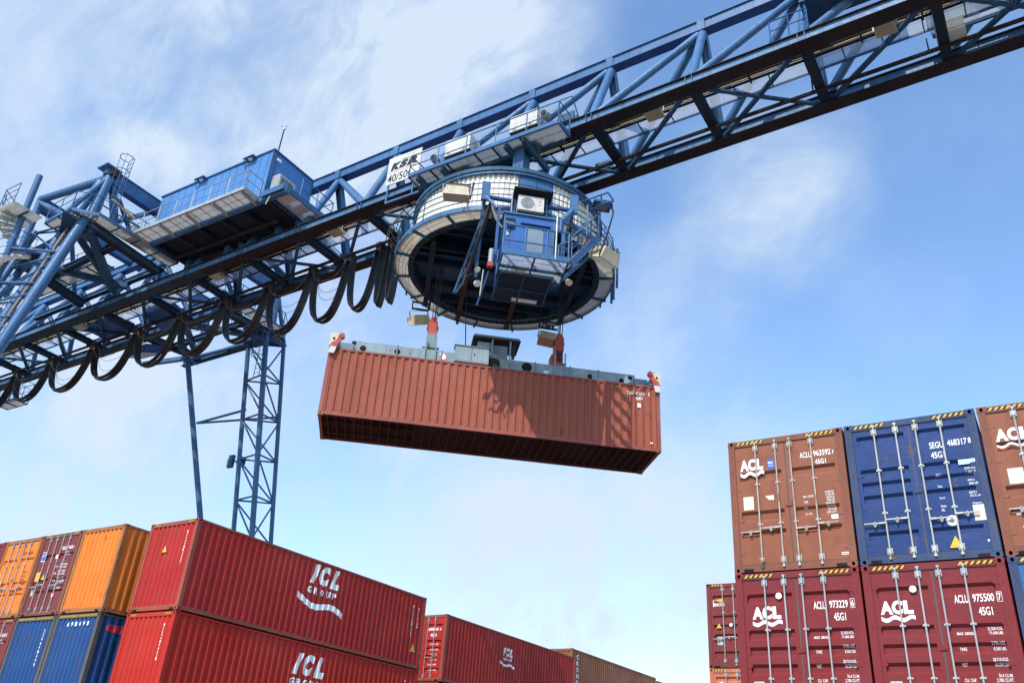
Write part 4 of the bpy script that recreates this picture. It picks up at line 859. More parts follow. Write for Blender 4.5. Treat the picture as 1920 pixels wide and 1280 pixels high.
b.box(x0, x0 + 1.3, -1.7, -.6, gz(x0, 26.9), gz(x0, 28.1), PANELU); b.box(x0 + 1.5, x0 + 2.6, -1.6, -.7, gz(x0, 26.6), gz(x0, 27.5), BROWNST)
for xx in (x0 - .05, x0 + 2.7): b.tube((xx, -1.6, gz(x0, 25)), (xx, -1.6, gz(x0, 28.4)), .05, CROSS, 8)
b.bar((x0 - .2, -1.2, gz(x0, 26.5)), (x0 + 3, -1.2, gz(x0, 26.55)), 1.1, .08, CROSS); b.build('service_cabinet', crane, False)

# ================================================================ electrical house on the girder
hs_ = thing('machinery_house', 'long blue cabin with a grey railed balcony, standing on the crane girder near the portal', 'crane cabin', CRO, (0, 0, CYAW))
hx0, hx1, hy0, hy1, hz0, hz1 = -20.1, -11.75, -3.45, -.75, 25.75, 28.4
b = MB(); b.box(hx0, hx1, hy0, hy1, hz0, hz1, HOUSE); b.build('wall', hs_, False)
b = MB(); b.box(hx0 - .06, hx1 + .08, hy0 - .07, hy1 + .07, hz1 + .001, hz1 + .07, BLUE); b.build('roof', hs_, False)
b = MB()
for i in range(15):
    xx = hx0 + (hx1 - hx0) * (i + .5) / 15; b.box(xx - .008, xx + .008, hy0 - .008, hy0 - .002, hz0 + .05, hz1 - .05, BLUED)
b.box(hx1 - .03, hx1 + .035, hy0 - .035, hy0 + .03, hz0, hz1, BLUE); b.box(hx1 - .03, hx1 + .035, hy1 - .03, hy1 + .035, hz0, hz1, BLUE); b.build('wall_seam', hs_, False)
for xx in (-17.2, -13.6):
    b = MB(); b.box(xx, xx + .7, hy0 - .32, hy0 - .002, hz1 - .05, hz1 - .02, BLUE); b.bar((xx, hy0 - .3, hz1 - .04), (xx, hy0 - .01, hz1 - .5), .03, .03, BLUED); b.box(xx + .25, xx + .45, hy0 - .2, hy0 - .06, hz1 - .13, hz1 - .06, WHITE); b.build('canopy_lamp', hs_, False)
b = MB(); b.box(hx1 + .01, hx1 + .06, hy0 + .25, hy0 + .5, hz1 - .45, hz1 - .28, WHITE); b.build('sign_plate', hs_, False)
b = MB(); b.box(hx0 - .2, hx1 + 1.6, hy0 - .02, hy0 + .22, hz0 - .42, hz0 - .02, CHORD); b.box(hx0 - .2, hx1 + 1.6, hy1 - .2, hy1 + .05, hz0 - .42, hz0 - .02, CHORD)
b.box(hx0 - .2, hx1, hy0 + .22, hy1 - .2, hz0 - .12, hz0 - .04, DARKU)
for i in range(6):
    xx = hx0 + .3 + i * 1.62; b.box(xx, xx + .12, hy0 + .22, hy1 - .2, hz0 - .36, hz0 - .125, BROWNST if i % 2 else DARKU)
b.box(hx0 + .2, hx1 - .5, -2.0, -1.86, hz0 - .48, hz0 - .36, BROWNST); b.box(hx0 + .8, hx0 + 3.4, hy1 - .6, hy1 - .3, hz0 - .55, hz0 - .42, BROWNST)
for xx in (-19.2, -16.2, -12.6): b.bar((xx, -1.4, gz(xx, 24.95)), (xx, -1.4, hz0 - .42), .3, .3, CROSS, (1, 0, 0))
b.build('floor_frame', hs_, False)
# balcony
by0 = -4.35; bx0, bx1 = -20.9, -12.0; bz = hz0 - .28
b = MB(); b.box(bx0, bx1, by0, hy0 - .05, bz, bz + .03, BEIGEU); b.box(bx0, bx1, by0 - .05, by0, bz - .04, bz + .14, GALVD); b.box(bx0 - .05, bx0, by0, hy0 - .05, bz - .04, bz + .12, GALVD); b.box(bx1, bx1 + .05, by0, hy0 - .05, bz - .04, bz + .12, GALVD)
for i in range(5):
    xx = bx0 + .9 + i * 1.95; b.bar((xx, by0 + .02, bz - .05), (xx, hy0 + .1, bz - .15), .1, .14, GALVD)
for i in range(12): xx = bx0 + .5 + i * .75; b.box(xx, xx + .03, by0, hy0 - .06, bz - .035, bz - .003, PANELU)
b.build('balcony_floor', hs_, False)
b = MB(); hull_railing(b, [(bx0, hy0 - .05, bz), (bx0, by0, bz), (bx1, by0, bz), (bx1, hy0 - .05, bz)], 1.12, GALVD, .027, mids=(.52,), toe=.0); b.build('balcony_railing', hs_)
b = MB(); b.box(bx0 - .02, bx0 + .3, by0 + .2, by0 + .5, bz + .5, bz + .8, OFFW); b.build('junction_box', hs_, False)
# end landing with the air conditioner and the mast
ex1 = hx1 + 1.5
b = MB(); b.box(hx1 + .04, ex1, hy0 - .1, hy1 + .3, hz0 - .2, hz0 - .12, PANELU); b.box(ex1, ex1 + .06, hy0 - .1, hy1 + .3, hz0 - .32, hz0 - .02, BLUE); b.box(hx1, ex1, hy0 - .16, hy0 - .1, hz0 - .32, hz0 - .02, BLUE); b.box(hx1 + .3, hx1 + .42, hy0, hy1 + .2, hz0 - .34, hz0 - .205, CROSS)
for yy in (-3.1, -2.2, -1.3): b.box(hx1 + .5, ex1 - .1, yy, yy + .6, hz0 - .215, hz0 - .205, OFFW if yy < -2 else PANELU)
b.build('end_landing', hs_, False)
b = MB(); hull_railing(b, [(ex1, hy0 + .9, hz0 - .1), (ex1, hy1 + .3, hz0 - .1), (hx1 + .1, hy1 + .3, hz0 - .1)], 1.1, BLUE, .026); b.build('landing_railing', hs_)
b = MB(); ay = hy0 + .15; b.box(hx1 + .25, hx1 + .75, ay - .05, ay + .95, hz0 + .12, hz0 + 1.0, OFFW); b.box(hx1 + .25, hx1 + .30, ay - .02, ay, hz0 - .1, hz0 + .12, BLK); ac = b.build('air_conditioner', hs_, False)
b = MB()
for i in range(12): zz = hz0 + .2 + i * .062; b.box(hx1 + .752, hx1 + .76, ay + .05, ay + .85, zz, zz + .025, BLK)
b.box(hx1 + .28, hx1 + .72, ay - .056, ay - .052, hz0 + .17, hz0 + .95, GALVD); b.build('grille', ac, False)
mp = Vector((hx1 + .3, hy0 - .02, hz0 + .9)); mt = mp + Vector((.05, 0, 2.9))
b = MB(); b.tube(mp, mt, .034, DARKU, 8); b.tube(mt, mt + Vector((0, 0, .22)), .04, OFFW, 8)
for k in range(3):
    t_ = k * 2.1; q = mt + Vector((.16 * math.cos(t_), .16 * math.sin(t_), .18)); b.tube(mt + Vector((0, 0, .18)), q, .008, BLK, 6); b.tube(q - Vector((0, 0, .03)), q + Vector((0, 0, .03)), .035, OFFW, 8)
b.build('wind_meter', hs_)
b = MB(); pts = [Vector((hx1 + .4, hy0, hz0 - .2)) + Vector((.02 * i, -.01 * i, -.01 * i * i)) + Vector((.12 * math.sin(i * .5), 0, 0)) for i in range(9)]; b.path(pts, .025, OFFW, 6); b.build('loose_hose', hs_)

# ================================================================ festoon cables
fs_ = thing('festoon_cable', 'row of black cable loops hanging in bights from the track under the girder', 'cable loops', CRO, (0, 0, CYAW))
tops = [-41.1, -37.3, -33.6, -29.4, -25.4, -21.7, -18.15, -14.9, -11.9, -9.45, -7.6, -6.9, -6.3]
def ct(x): return gz(x, 24.34)
def loop_pts(xa, xb, za, zb, sag, y, n=22, skew=0.0):
    pts = []
    for i in range(n + 1):
        f = i / n; u = 2 * f - 1; s_ = 1 - (abs(u) ** 2.3); xx = xa + (xb - xa) * (f + skew * math.sin(PI * f)) + (.22 * math.sin(2 * PI * f) * -1) * min(1.0, (xb - xa) / 3)
        pts.append((xx, y, za + (zb - za) * f - sag * s_))
    return pts
for i in range(len(tops) - 1):
    xa, xb = tops[i], tops[i + 1]; za, zb = ct(xa), ct(xb); w = xb - xa
    sag = (za + zb) / 2 - (20.80 if xb > -14 else 20.98)
    sag += random.uniform(-.08, .08)
    lp = bpy.data.objects.new('cable_loop', None); COL.objects.link(lp); lp.parent = fs_
    for j, (yy, ww, ds) in enumerate(((.56, .19, 0), (.80, .19, .04), (.68, .05, .09))):
        b = MB(); pts = loop_pts(xa + .12, xb - .12, za, zb, sag + ds, yy, skew=random.uniform(-.01, .01)); b.ribbon(pts, (0, 1, 0), ww, .05, CABLE)
        if j < 2:
            for dz in (.035,): b.ribbon([(p[0], p[1] + .02, p[2] - dz) for p in pts], (0, 1, 0), ww * .8, .02, CABLE)
        b.build('flat_cable', lp)
    if w > 2:
        b = MB()
        for sg, yy in ((1.15 + random.uniform(-.2, .2), .48), (1.4 + random.uniform(-.2, .3), .86), (2.0, .9)): b.path(loop_pts(xa + .1, xb - .1, za, zb, sg, yy), .012, CABLEG, 5)
        b.build('thin_cable', lp)
for x in tops:
    b = MB(); z = ct(x); b.box(x - .16, x + .16, .44, .92, z - .12, z + .04, BLACK); b.box(x - .1, x + .1, .73, .78, z + .0, z + .22, RUSTY); b.tube((x - .08, .58, z + .16), (x - .08, .62, z + .16), .05, GALVD, 8); b.tube((x + .08, .73, z + .16), (x + .08, .78, z + .16), .05, GALVD, 8)
    b.box(x - .12, x + .12, .47, .90, z - .38, z - .11, CABLE); b.build('cable_trolley', fs_, False)
# ================================================================ slewing trolley: platform on the girder, round drum and driver's cab below
tr = thing('crane_trolley', 'round cream clad slewing drum with a blue driver cab, hanging under the crane girder', 'crane trolley', CRO, (0, 0, CYAW))
MS = Matrix.Rotation(SYAW - CYAW, 4, 'Z')          # drum axes inside the crane axes
RD, RO_, ZB, ZT = 3.75, 4.43, 19.95, 22.12
b = MB(MS); n = 118; vs = []; prf = [(0, 0), (.22, 0), (.36, .045), (.64, .045), (.78, 0)]
gap0, gap1 = -1.60, -1.245                                                # the plain blue panels sit here
angs = []
for i in range(n):
    for f, d in prf: angs.append((2 * PI * (i + f) / n - PI, d))
angs = [(a, d) for a, d in angs if not (gap0 < a < gap1)]
k0 = next(i for i, (a, d) in enumerate(angs) if a >= gap1)
angs = angs[k0:] + [(a + 2 * PI, d) for a, d in angs[:k0]]
for a, d in angs: r_ = RD - d; vs += [(r_ * math.cos(a), r_ * math.sin(a), ZB), (r_ * math.cos(a), r_ * math.sin(a), ZT)]
b.add(vs, [(2 * i, 2 * i + 2, 2 * i + 3, 2 * i + 1) for i in range(len(angs) - 1)], CREAM); b.build('drum_cladding', tr, False)
b = MB(MS); b.annulus(0, 0, ZB + .5, ZT, RD - .04, RD + .01, BLUE, 8, gap0 - .005, gap1 + .005)
for a in (gap0, (gap0 + gap1) / 2, gap1): b.bar(((RD + .02) * math.cos(a), (RD + .02) * math.sin(a), ZB + .5), ((RD + .02) * math.cos(a), (RD + .02) * math.sin(a), ZT), .03, .02, BLUED, (math.cos(a), math.sin(a), 0))
b.build('drum_door', tr, False)
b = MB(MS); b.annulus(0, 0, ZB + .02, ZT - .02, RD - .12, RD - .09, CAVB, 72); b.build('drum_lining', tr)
b = MB(MS); b.annulus(0, 0, ZT, ZT + .16, RD - .1, RD + .17, CROSS, 96); b.annulus(0, 0, ZT - .10, ZT - .005, RD + .02, RD + .12, CHORD, 96); b.build('drum_rim', tr)
b = MB(MS); b.annulus(0, 0, ZT + .03, ZT + .08, .05, RD - .1, DARKU, 48); b.build('drum_roof', tr, False)
b = MB(MS); b.annulus(0, 0, ZB - .07, ZB + .13, RO_ - .05, RO_, BLUE, 96); b.build('walkway_ring', tr)
b = MB(MS); b.annulus(0, 0, ZB - .045, ZB - .03, RD - .02, RO_ - .05, MESHW, 96)
b.build('ring_walkway', tr, False)
b = MB(MS)
for i in range(16):
    b = MB(MS); a = 2 * PI * i / 16 + .15; c, s = math.cos(a), math.sin(a); b.bar(((RD - .1) * c, (RD - .1) * s, ZB - .10), ((RO_ + .03) * c, (RO_ + .03) * s, ZB - .10), .07, .10, CROSS); b.build('walkway_bracket', tr)
b = MB(MS)
for z_ in (.34, .62, .88, 1.14): b.annulus(0, 0, ZB + z_ - .013, ZB + z_ + .013, RO_ - .03, RO_, CROSS, 96)
for i in range(14):
    a = 2 * PI * i / 14 - 2.02; c, s = math.cos(a), math.sin(a); b.bar((RO_ * c, RO_ * s, ZB), (RO_ * c, RO_ * s, ZB + 1.16), .05, .02, CROSS, (c, s, 0))
b.build('ring_railing', tr)
# under structure seen through the open bottom
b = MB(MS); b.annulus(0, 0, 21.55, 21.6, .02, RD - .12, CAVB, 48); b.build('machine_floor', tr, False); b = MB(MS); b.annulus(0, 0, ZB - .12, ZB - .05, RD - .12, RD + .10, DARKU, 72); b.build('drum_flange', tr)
b = MB(MS); zz = ZB + .05
for y in (-1.05, .05, 1.65, 2.75): hw = math.sqrt(max(.1, (RD - .1) ** 2 - y * y)); b.bar((-hw, y, zz + .14), (hw, y, zz + .14), .16, .28, DARKU)
for y in (-2.2, 3.3): hw = math.sqrt(max(.1, (RD - .1) ** 2 - y * y)); b.bar((-hw, y, zz + .1), (hw, y, zz + .1), .10, .18, DARKU)
b.build('floor_beam', tr, False)
b = MB(MS); rr_ = RD - .14; t0_ = math.asin(-.3 / rr_); t1_ = PI - t0_; b.prism([(rr_ * math.cos(t0_ + (t1_ - t0_) * i / 40), rr_ * math.sin(t0_ + (t1_ - t0_) * i / 40), zz + .30) for i in range(41)], (0, 0, .02), CAVB); b.build('floor_plate', tr, False)
for x_, m_ in ((-2.95, DARKU), (-1.45, BROWNST), (.75, BROWNST), (2.95, DARKU)):
    b = MB(MS); hw = math.sqrt((RO_ - .06) ** 2 - x_ * x_); b.bar((x_, -hw * (.55 if m_ is DARKU else .5), zz - .04), (x_, hw, zz - .04), .2, .22, m_); b.build('cross_girder', tr, False)
for x_, y_, w_, d_, z_ in ((-1.9, -2.1, 1.3, .9, 20.7), (.2, .9, 1.6, 1.0, 20.6), (1.9, -1.0, 1.0, .9, 20.8), (-2.4, 1.0, .8, 1.0, 20.7)):
    b = MB(MS); b.box(x_ - w_ / 2, x_ + w_ / 2, y_ - d_ / 2, y_ + d_ / 2, z_, 21.5, CAVB); b.cyl((x_ - w_ / 2, y_, z_ + .1), (1, 0, 0), .28, w_, DARKU, 16); b.build('hoist_winch', tr)
for a in (0.25, .9, 1.9, 2.6, 3.3, 3.65, -.35): b = MB(MS); c, s = math.cos(a), math.sin(a); b.bar((RO_ * c, RO_ * s, ZB - .2), (RO_ * c, RO_ * s, ZB + .14), .12, .03, BLUE, (c, s, 0)); b.build('ring_post', tr)
for (a0, a1) in ((-.30, -.22), (-.02, .05)): 
    for a in (a0, a1): b = MB(MS); c, s = math.cos(a), math.sin(a); b.tube(((RO_ + .12) * c, (RO_ + .12) * s, ZB - .45), ((RO_ + .12) * c, (RO_ + .12) * s, ZB + 1.15), .05, BLUE, 8); b.build('ring_post', tr)
# columns and turning bearing up to the girder
for x_, y_ in ((1.9, -2.2), (1.9, 2.25), (-2.6, 2.25), (-2.6, -2.05)): b = MB(); b.box(x_ - .24, x_ + .24, y_ - .24, y_ + .24, ZT + .12, 24.9, BLUE); b.build('trolley_column', tr, False)
b = MB(); b.cyl((-1.0, .08, ZT + .10), (0, 0, 1), 1.5, .30, DARKU, 40); b.cyl((-1.0, .08, ZT + .40), (0, 0, 1), 1.1, 1.5, DARKU, 32); b.build('slew_bearing', tr)
b = MB(); b.box(-3.2, 2.6, -2.3, -1.95, 23.75, 23.98, CROSS); b.box(-3.2, 2.6, 2.1, 2.45, 23.75, 23.98, CROSS); b.bar((-2.9, -2.1, 23.85), (1.9, 2.3, 23.85), .3, .3, CROSS); b.bar((1.9, -2.1, 23.85), (-2.9, 2.3, 23.85), .3, .3, CROSS)
b.bar((.5, -2.1, 24.4), (2.9, -.5, 22.3), .2, .2, CROSS); b.bar((.7, -2.0, 24.2), (1.9, .2, 22.4), .16, .16, CROSS); b.bar((-.2, -2.1, 24.2), (-1.2, -1.5, 22.4), .16, .16, CROSS); b.build('trolley_frame', tr, False)
px0, px1, py0, py1, pz = -3.15, 3.95, -3.0, -2.12, 23.93
b = MB(); b.box(px0, px1, py0, py1, pz, pz + .03, PANELU); b.box(px0, px1, py0 - .05, py0, pz - .04, pz + .14, BLUE); b.box(px1, px1 + .06, py0, py1, pz - .04, pz + .14, BLUE); b.box(px0 - .05, px0, py0, py1, pz - .04, pz + .14, BLUE)
for x_ in (-2.1, -1.25, .1, .95, 2.2): b.box(x_, x_ + .06, py0, py1, pz - .07, pz - .003, CROSS)
for x_ in (-2.75, -1.5, 1.55, 2.35): b.bar((x_, py0 + .1, pz - .08), (x_ + .25, -1.3, pz - .55), .16, .26, CROSS)
b.box(px0 + .6, px1 - .3, -2.1, -1.9, pz + .05, pz + .6, BLUE); b.build('trolley_platform', tr, False)
b = MB(); hull_railing(b, [(px0, py0, pz), (px1, py0, pz), (px1, py1, pz)], 1.1, BLUE, .026, mids=(.5,), posts=None)
hull_railing(b, [(px0, py0, pz), (px0, py1, pz)], 1.1, BLUED, .026); b.path([(px1, py0, pz + 1.1), (px1 + .55, py0, pz + 1.1), (px1 + .55, py0 + .6, pz + .5)], .026, BLUE, 6); b.build('platform_railing', tr)
for x_ in (-1.55, 1.62):
    z_ = 24.6; b = MB(); b.box(x_ - .05, x_ + 1.2, -2.75, -2.05, z_, z_ + .78, OFFW); b.box(x_ - .05, x_ + 1.2, -2.74, -2.06, z_ - .06, z_ - .005, BLK); o = b.build('motor_cover', tr, False)
    g = MB(); g.box(x_ + .1, x_ + .25, -2.77, -2.755, z_ + .06, z_ + .12, GALVD); g.box(x_ + .85, x_ + 1.0, -2.77, -2.755, z_ + .06, z_ + .12, GALVD); g.box(x_ + 1.205, x_ + 1.215, -2.5, -2.2, z_ + .2, z_ + .6, GALVD); g.build('cover_latch', o, False)
    b = MB(); b.box(x_ + .05, x_ + 1.1, -2.65, -2.0, pz + .1, z_ - .06, CAVB); b.cyl((x_ + .9, -2.5, pz + .35), (1, 0, 0), .14, .3, BROWNST, 16); b.build('travel_motor', tr)
for x_, m_ in ((-2.15, GREYD), (3.15, GREYD)):
    b = MB(); b.cyl((x_, -2.5, 24.75 if x_ < 0 else 24.95), (0, -1, .0), .17, .30, GALVD, 18); b.cyl((x_, -2.81, 24.75 if x_ < 0 else 24.95), (0, -1, 0), .13, .02, BLK, 18); b.box(x_ - .2, x_ + .2, -2.5, -2.1, 24.3, 24.7, CAVB); b.build('fan_motor', tr)
for x_ in (-3.0, 3.55):
    for y_ in (YN, YF):
        b = MB(); b.cyl((x_, y_ - .07, gz(x_, 25.28)), (0, 1, 0), .22, .14, BROWNST, 20); b.box(x_ - .35, x_ + .35, y_ - .18, y_ - .1, gz(x_, 25.15), gz(x_, 25.55), CROSS); b.box(x_ - .35, x_ + .35, y_ + .1, y_ + .18, gz(x_, 25.15), gz(x_, 25.55), CROSS); b.build('wheel_bogie', tr)
# sign board
sx0, sx1, sz0, sz1, sy = -5.42, -3.58, 24.98, 26.52, -1.98
sb = MB(); sb.box(sx0, sx1, sy, sy + .04, sz0, sz1, OFFW); sb.box(sx0 + .1, sx0 + .16, sy + .04, sy + .1, 24.0, sz1 - .1, CHORD); sb.box(sx1 - .3, sx1 - .24, sy + .04, sy + .1, 24.0, sz1 - .1, CHORD); sb.box(sx0 + .1, px0, sy + .05, sy + .13, 24.02, 24.1, CHORD); sg = sb.build('sign_board', tr, False)
b = MB(); V_ = lambda x_, z_: (x_, sy, z_)
put_text(b, 'K', V_(sx0 + .16, sz0 + .76), XP, ZP, .42, BLK, w=.60, bold=.09, shear=.25); put_text(b, 'S', V_(sx0 + .64, sz0 + .76), XP, ZP, .44, BLK, w=.50, bold=.09, shear=.25); put_text(b, 'R', V_(sx0 + 1.06, sz0 + .76), XP, ZP, .42, BLK, w=.62, bold=.09, shear=.25)
put_text(b, '40/50t', V_(sx0 + .08, sz0 + .10), XP, ZP, .44, BLK, w=1.3, bold=.015); put_text(b, 'KRANSERVICE RHEINBERG GMBH', V_(sx0 + .12, sz0 + .65), XP, ZP, .045, BLK, w=1.5, bold=.0)
b.box(sx0 + .75, sx0 + 1.6, sy - .006, sy - .002, sz0 + 1.23, sz0 + 1.26, BLK)
for x_ in (.8, 1.05, 1.4, 1.62): b.box(sx0 + x_, sx0 + x_ + .014, sy - .006, sy - .002, sz0 + 1.22, sz0 + 1.42, GALVD)
b.box(sx0 + .8, sx0 + 1.63, sy - .006, sy - .002, sz0 + 1.41, sz0 + 1.425, GALVD); b.build('lettering', sg, False)
# ---- driver's cab
cx0, cx1, cy0, cy1, cz0, cz1 = -.66, 1.12, -4.98, -3.15, 17.0, 19.28
cab = bpy.data.objects.new('driver_cab', None); COL.objects.link(cab); cab.parent = tr
b = MB(MS); b.box(cx0, cx1, cy0, cy1, cz0 + .32, cz1, CABBLUE); b.box(cx0 - .05, cx1 + .05, cy0 - .06, cy1 + .05, cz1 + .001, cz1 + .07, BLUE)
b.box(cx0 - .01, cx0 + .06, cy0 - .012, cy0 - .001, cz0, cz1, BLUE); b.box(cx1 - .06, cx1 + .01, cy0 - .012, cy0 - .001, cz0, cz1, BLUE); b.build('cab_body', cab, False)
b = MB(MS); b.box(cx0 + .05, cx1 - .05, cy0 + .03, cy1 - .03, cz0 - .12, cz0 + .318, GLASS); b.build('cab_glass', cab, False)
b = MB(MS)
for x_ in (cx0, .2, cx1): b.bar((x_, cy0, cz0 - .1), (x_, cy1, cz0 - .14), .06, .08, CROSS)
for y_ in (cy0, cy1, -4.0): b.bar((cx0, y_, cz0 - .12), (cx1, y_, cz0 - .12), .06, .08, CROSS)
b.box(.0, .9, cy1 - .3, cy1 - .12, cz0 - .17, cz0 - .13, WHITE); b.build('glazing_frame', cab, False)
b = MB(MS)
b.prism([(.14, cy0 - .004, cz0 + .3), (.74, cy0 - .004, cz0 + .3), (.74, cy0 - .004, cz1 - .62), (.66, cy0 - .004, cz1 - .5), (.22, cy0 - .004, cz1 - .5), (.14, cy0 - .004, cz1 - .62)], (0, -.02, 0), DOORG)
b.prism([(.0, cy0 - .004, cz1 - .22), (.9, cy0 - .004, cz1 - .22), (.98, cy0 - .004, cz1 - .36), (-.08, cy0 - .004, cz1 - .36)], (0, -.10, 0), CABBLUE); b.build('cab_door', cab, False)
b = MB(MS); b.prism([(-.6, cy0 - .03, cz1 - .18), (-.28, cy0 - .03, cz1 - .18), (-.25, cy0 - .03, cz1 - .62), (-.66, cy0 - .03, cz1 - .62)], (0, .029, 0), GLASS); b.cyl((-.55, cy0 - .001, cz1 - .85), (0, -1, 0), .09, .03, GALVD, 18)
b.bar((-.62, cy0 - .2, cz1 - .5), (-.3, cy0 - .05, cz1 - .42), .05, .05, GALVD); b.build('cab_window', cab, False)
b = MB(MS); az = cz1 + .20; b.box(-.24, .68, cy0 - .10, cy0 + .28, az, az + .62, OFFW); b.box(-.24, .68, cy0 - .09, cy0 + .27, az - .09, az - .004, BLK); o = b.build('air_conditioner', cab, False)
b = MB(MS); disc(b, (.10, cy0 - .10, az + .31), XP, ZP, .25, GALVD, .004); 
for r_ in (.22, .17, .12, .07): b.add([(.10 + rr * math.cos(2 * PI * i / 24), cy0 - .108, az + .31 + rr * math.sin(2 * PI * i / 24)) for rr in (r_, r_ - .014) for i in range(24)], [(i, (i + 1) % 24, 24 + (i + 1) % 24, 24 + i) for i in range(24)], DARKU)
b.box(.385, .392, cy0 - .108, cy0 - .101, az + .02, az + .6, GALVD)
for k in range(3):
    t_ = PI / 2 + k * 2 * PI / 3; c = Vector((.54, cy0 - .106, az + .45)); d_ = Vector((math.cos(t_), 0, math.sin(t_))); e_ = Vector((-d_.z, 0, d_.x)); b.add([c, c + d_ * .035 + e_ * .02, c + d_ * .07, c + d_ * .035 - e_ * .02], [(0, 1, 2, 3)], STR)
b.box(.48, .60, cy0 - .108, cy0 - .101, az + .28, az + .31, GALVD); b.build('fan_grille', o, False)
b = MB(MS); b.prism([(-.42, cy0 - .28, az + .80), (.98, cy0 - .28, az + .80), (.98, cy0 + .75, az + .72), (-.42, cy0 + .75, az + .72)], (0, 0, .03), BLACK)
b.bar((-.3, cy0 + .3, az), (-.3, cy0 + .3, az + .75), .05, .05, CROSS); b.bar((.8, cy0 + .1, cz1), (.8, cy0 + .1, az + .75), .06, .06, CROSS); b.bar((-.45, cy0 - .0, cz1 + .03), (-.45, cy0, az + .7), .04, .04, GALVD); b.build('sun_canopy', cab, False)
# hanger brackets and tube frame
for x_, s in ((-1.42, 1), (1.78, -1)):
    b = MB(MS); b.prism([(x_, -4.55, 20.55), (x_, -4.25, 20.75), (x_, -3.7, 20.7), (x_, -3.3, 17.9), (x_, -3.9, 17.2), (x_, -4.45, 19.6)] if s > 0 else [(x_, -4.45, 20.3), (x_, -4.1, 20.5), (x_, -3.6, 20.4), (x_, -3.4, 19.2), (x_, -4.35, 19.6)], (.10, 0, 0), CROSS)
    b.box(x_ - .1, x_ + .2, -4.72, -4.6, 19.95, 20.75, BLUE); b.build('cab_bracket', tr, False)
b = MB(MS); b.tube((-1.35, -4.6, 20.15), (1.8, -4.6, 20.12), .085, BLUED, 12); b.tube((-1.35, -4.66, 20.1), (-.92, -4.9, 19.5), .07, BLUE, 10); b.tube((1.8, -4.66, 20.1), (1.36, -4.9, 19.35), .10, BLUE, 12)
b.tube((1.36, -4.9, 19.4), (1.36, -4.9, 18.9), .10, BLUED, 12); b.bar((-.9, -4.7, 19.4), (.1, -4.5, 19.95), .05, .05, BLUE); b.bar((1.3, -4.7, 19.5), (.3, -4.5, 19.95), .05, .05, BLUE)
b.bar((-.86, -4.9, 19.55), (-.86, -4.9, 17.1), .10, .10, BLUED); b.bar((1.45, -4.9, 19.0), (1.45, -4.9, 17.1), .12, .12, BLUE); b.build('hanger_frame', tr)
b = MB(MS); b.bar((-1.15, -4.6, 19.9), (-1.75, -3.7, 16.9), .13, .10, BROWNST); b.bar((-1.35, -4.3, 19.5), (-2.0, -3.3, 16.8), .10, .10, CROSS)
for i in range(5): z_ = 19.3 - i * .55; b.bar((-1.3 - .1 * i, -4.4 + .15 * i, z_), (-1.55 - .1 * i, -4.0 + .12 * i, z_ - .4), .06, .05, CROSS)
b.build('cable_chain', tr, False)
b = MB(MS)
for k in range(4): b.path([(-1.15 + .02 * k, -4.75, 19.95), (-1.12 + .02 * k, -4.85, 19.5), (-1.0 + .02 * k, -4.9, 19.1), (-.84 + .02 * k, -4.95, 18.8), (-.72 + .01 * k, -5.0, 18.65)], .014, CABLEG, 6)
b.path([(-1.6, -3.9, 18.2), (-1.8, -4.0, 17.5), (-1.7, -4.0, 17.1), (-1.5, -3.9, 17.3)], .02, BROWNST, 6); b.build('cab_cable', tr)
# balcony in front of the cab
qx0, qx1, qy0, qy1, qz = -.72, 1.46, -5.98, -4.5, 16.98
b = MB(MS); b.quad((qx0, qy0, qz), (qx1, qy0, qz), (qx1, qy1, qz), (qx0, qy1, qz), MESHB); b.box(qx0 - .04, qx1 + .04, qy0 - .05, qy0, qz - .06, qz + .14, BLUE)
for x_ in (qx0, .35, qx1): b.bar((x_, qy0, qz - .05), (x_, qy1, qz - .05), .05, .09, CROSS)
for y_ in (-5.25, qy1): b.bar((qx0, y_, qz - .045), (qx1, y_, qz - .045), .07, .09, CROSS)
b.box(qx0 + .4, .2, -5.15, -4.6, qz - .09, qz - .03, PAPER)
for x_ in (-.6, .2, .5, 1.3): b.cyl((x_, -5.32, qz - .12), (0, 0, 1), .03, .04, BLK, 8)
b.build('balcony_floor', cab, False)
b = MB(MS); hull_railing(b, [(qx0, qy0, qz), (qx1, qy0, qz)], 1.12, BLUE, .03, mids=(.45,), posts=3); hull_railing(b, [(qx0, qy0, qz), (qx0, qy1, qz)], 1.12, BLUE, .028, posts=1)
for x_ in (qx0, .0, .8): b.bar((x_, qy0 + .02, qz), (x_ + .02, qy0 + .02, qz + 1.12), .05, .09, BLUE)
b.tube((1.02, qy0 - .03, qz), (1.02, qy0 - .03, qz + 1.75), .03, GALV, 8); b.path([(1.05, qy0, qz + .15), (1.05, qy0, qz + .55), (1.6, qy0 + .1, qz + .95)], .028, BLUE, 6); b.build('balcony_railing', cab)
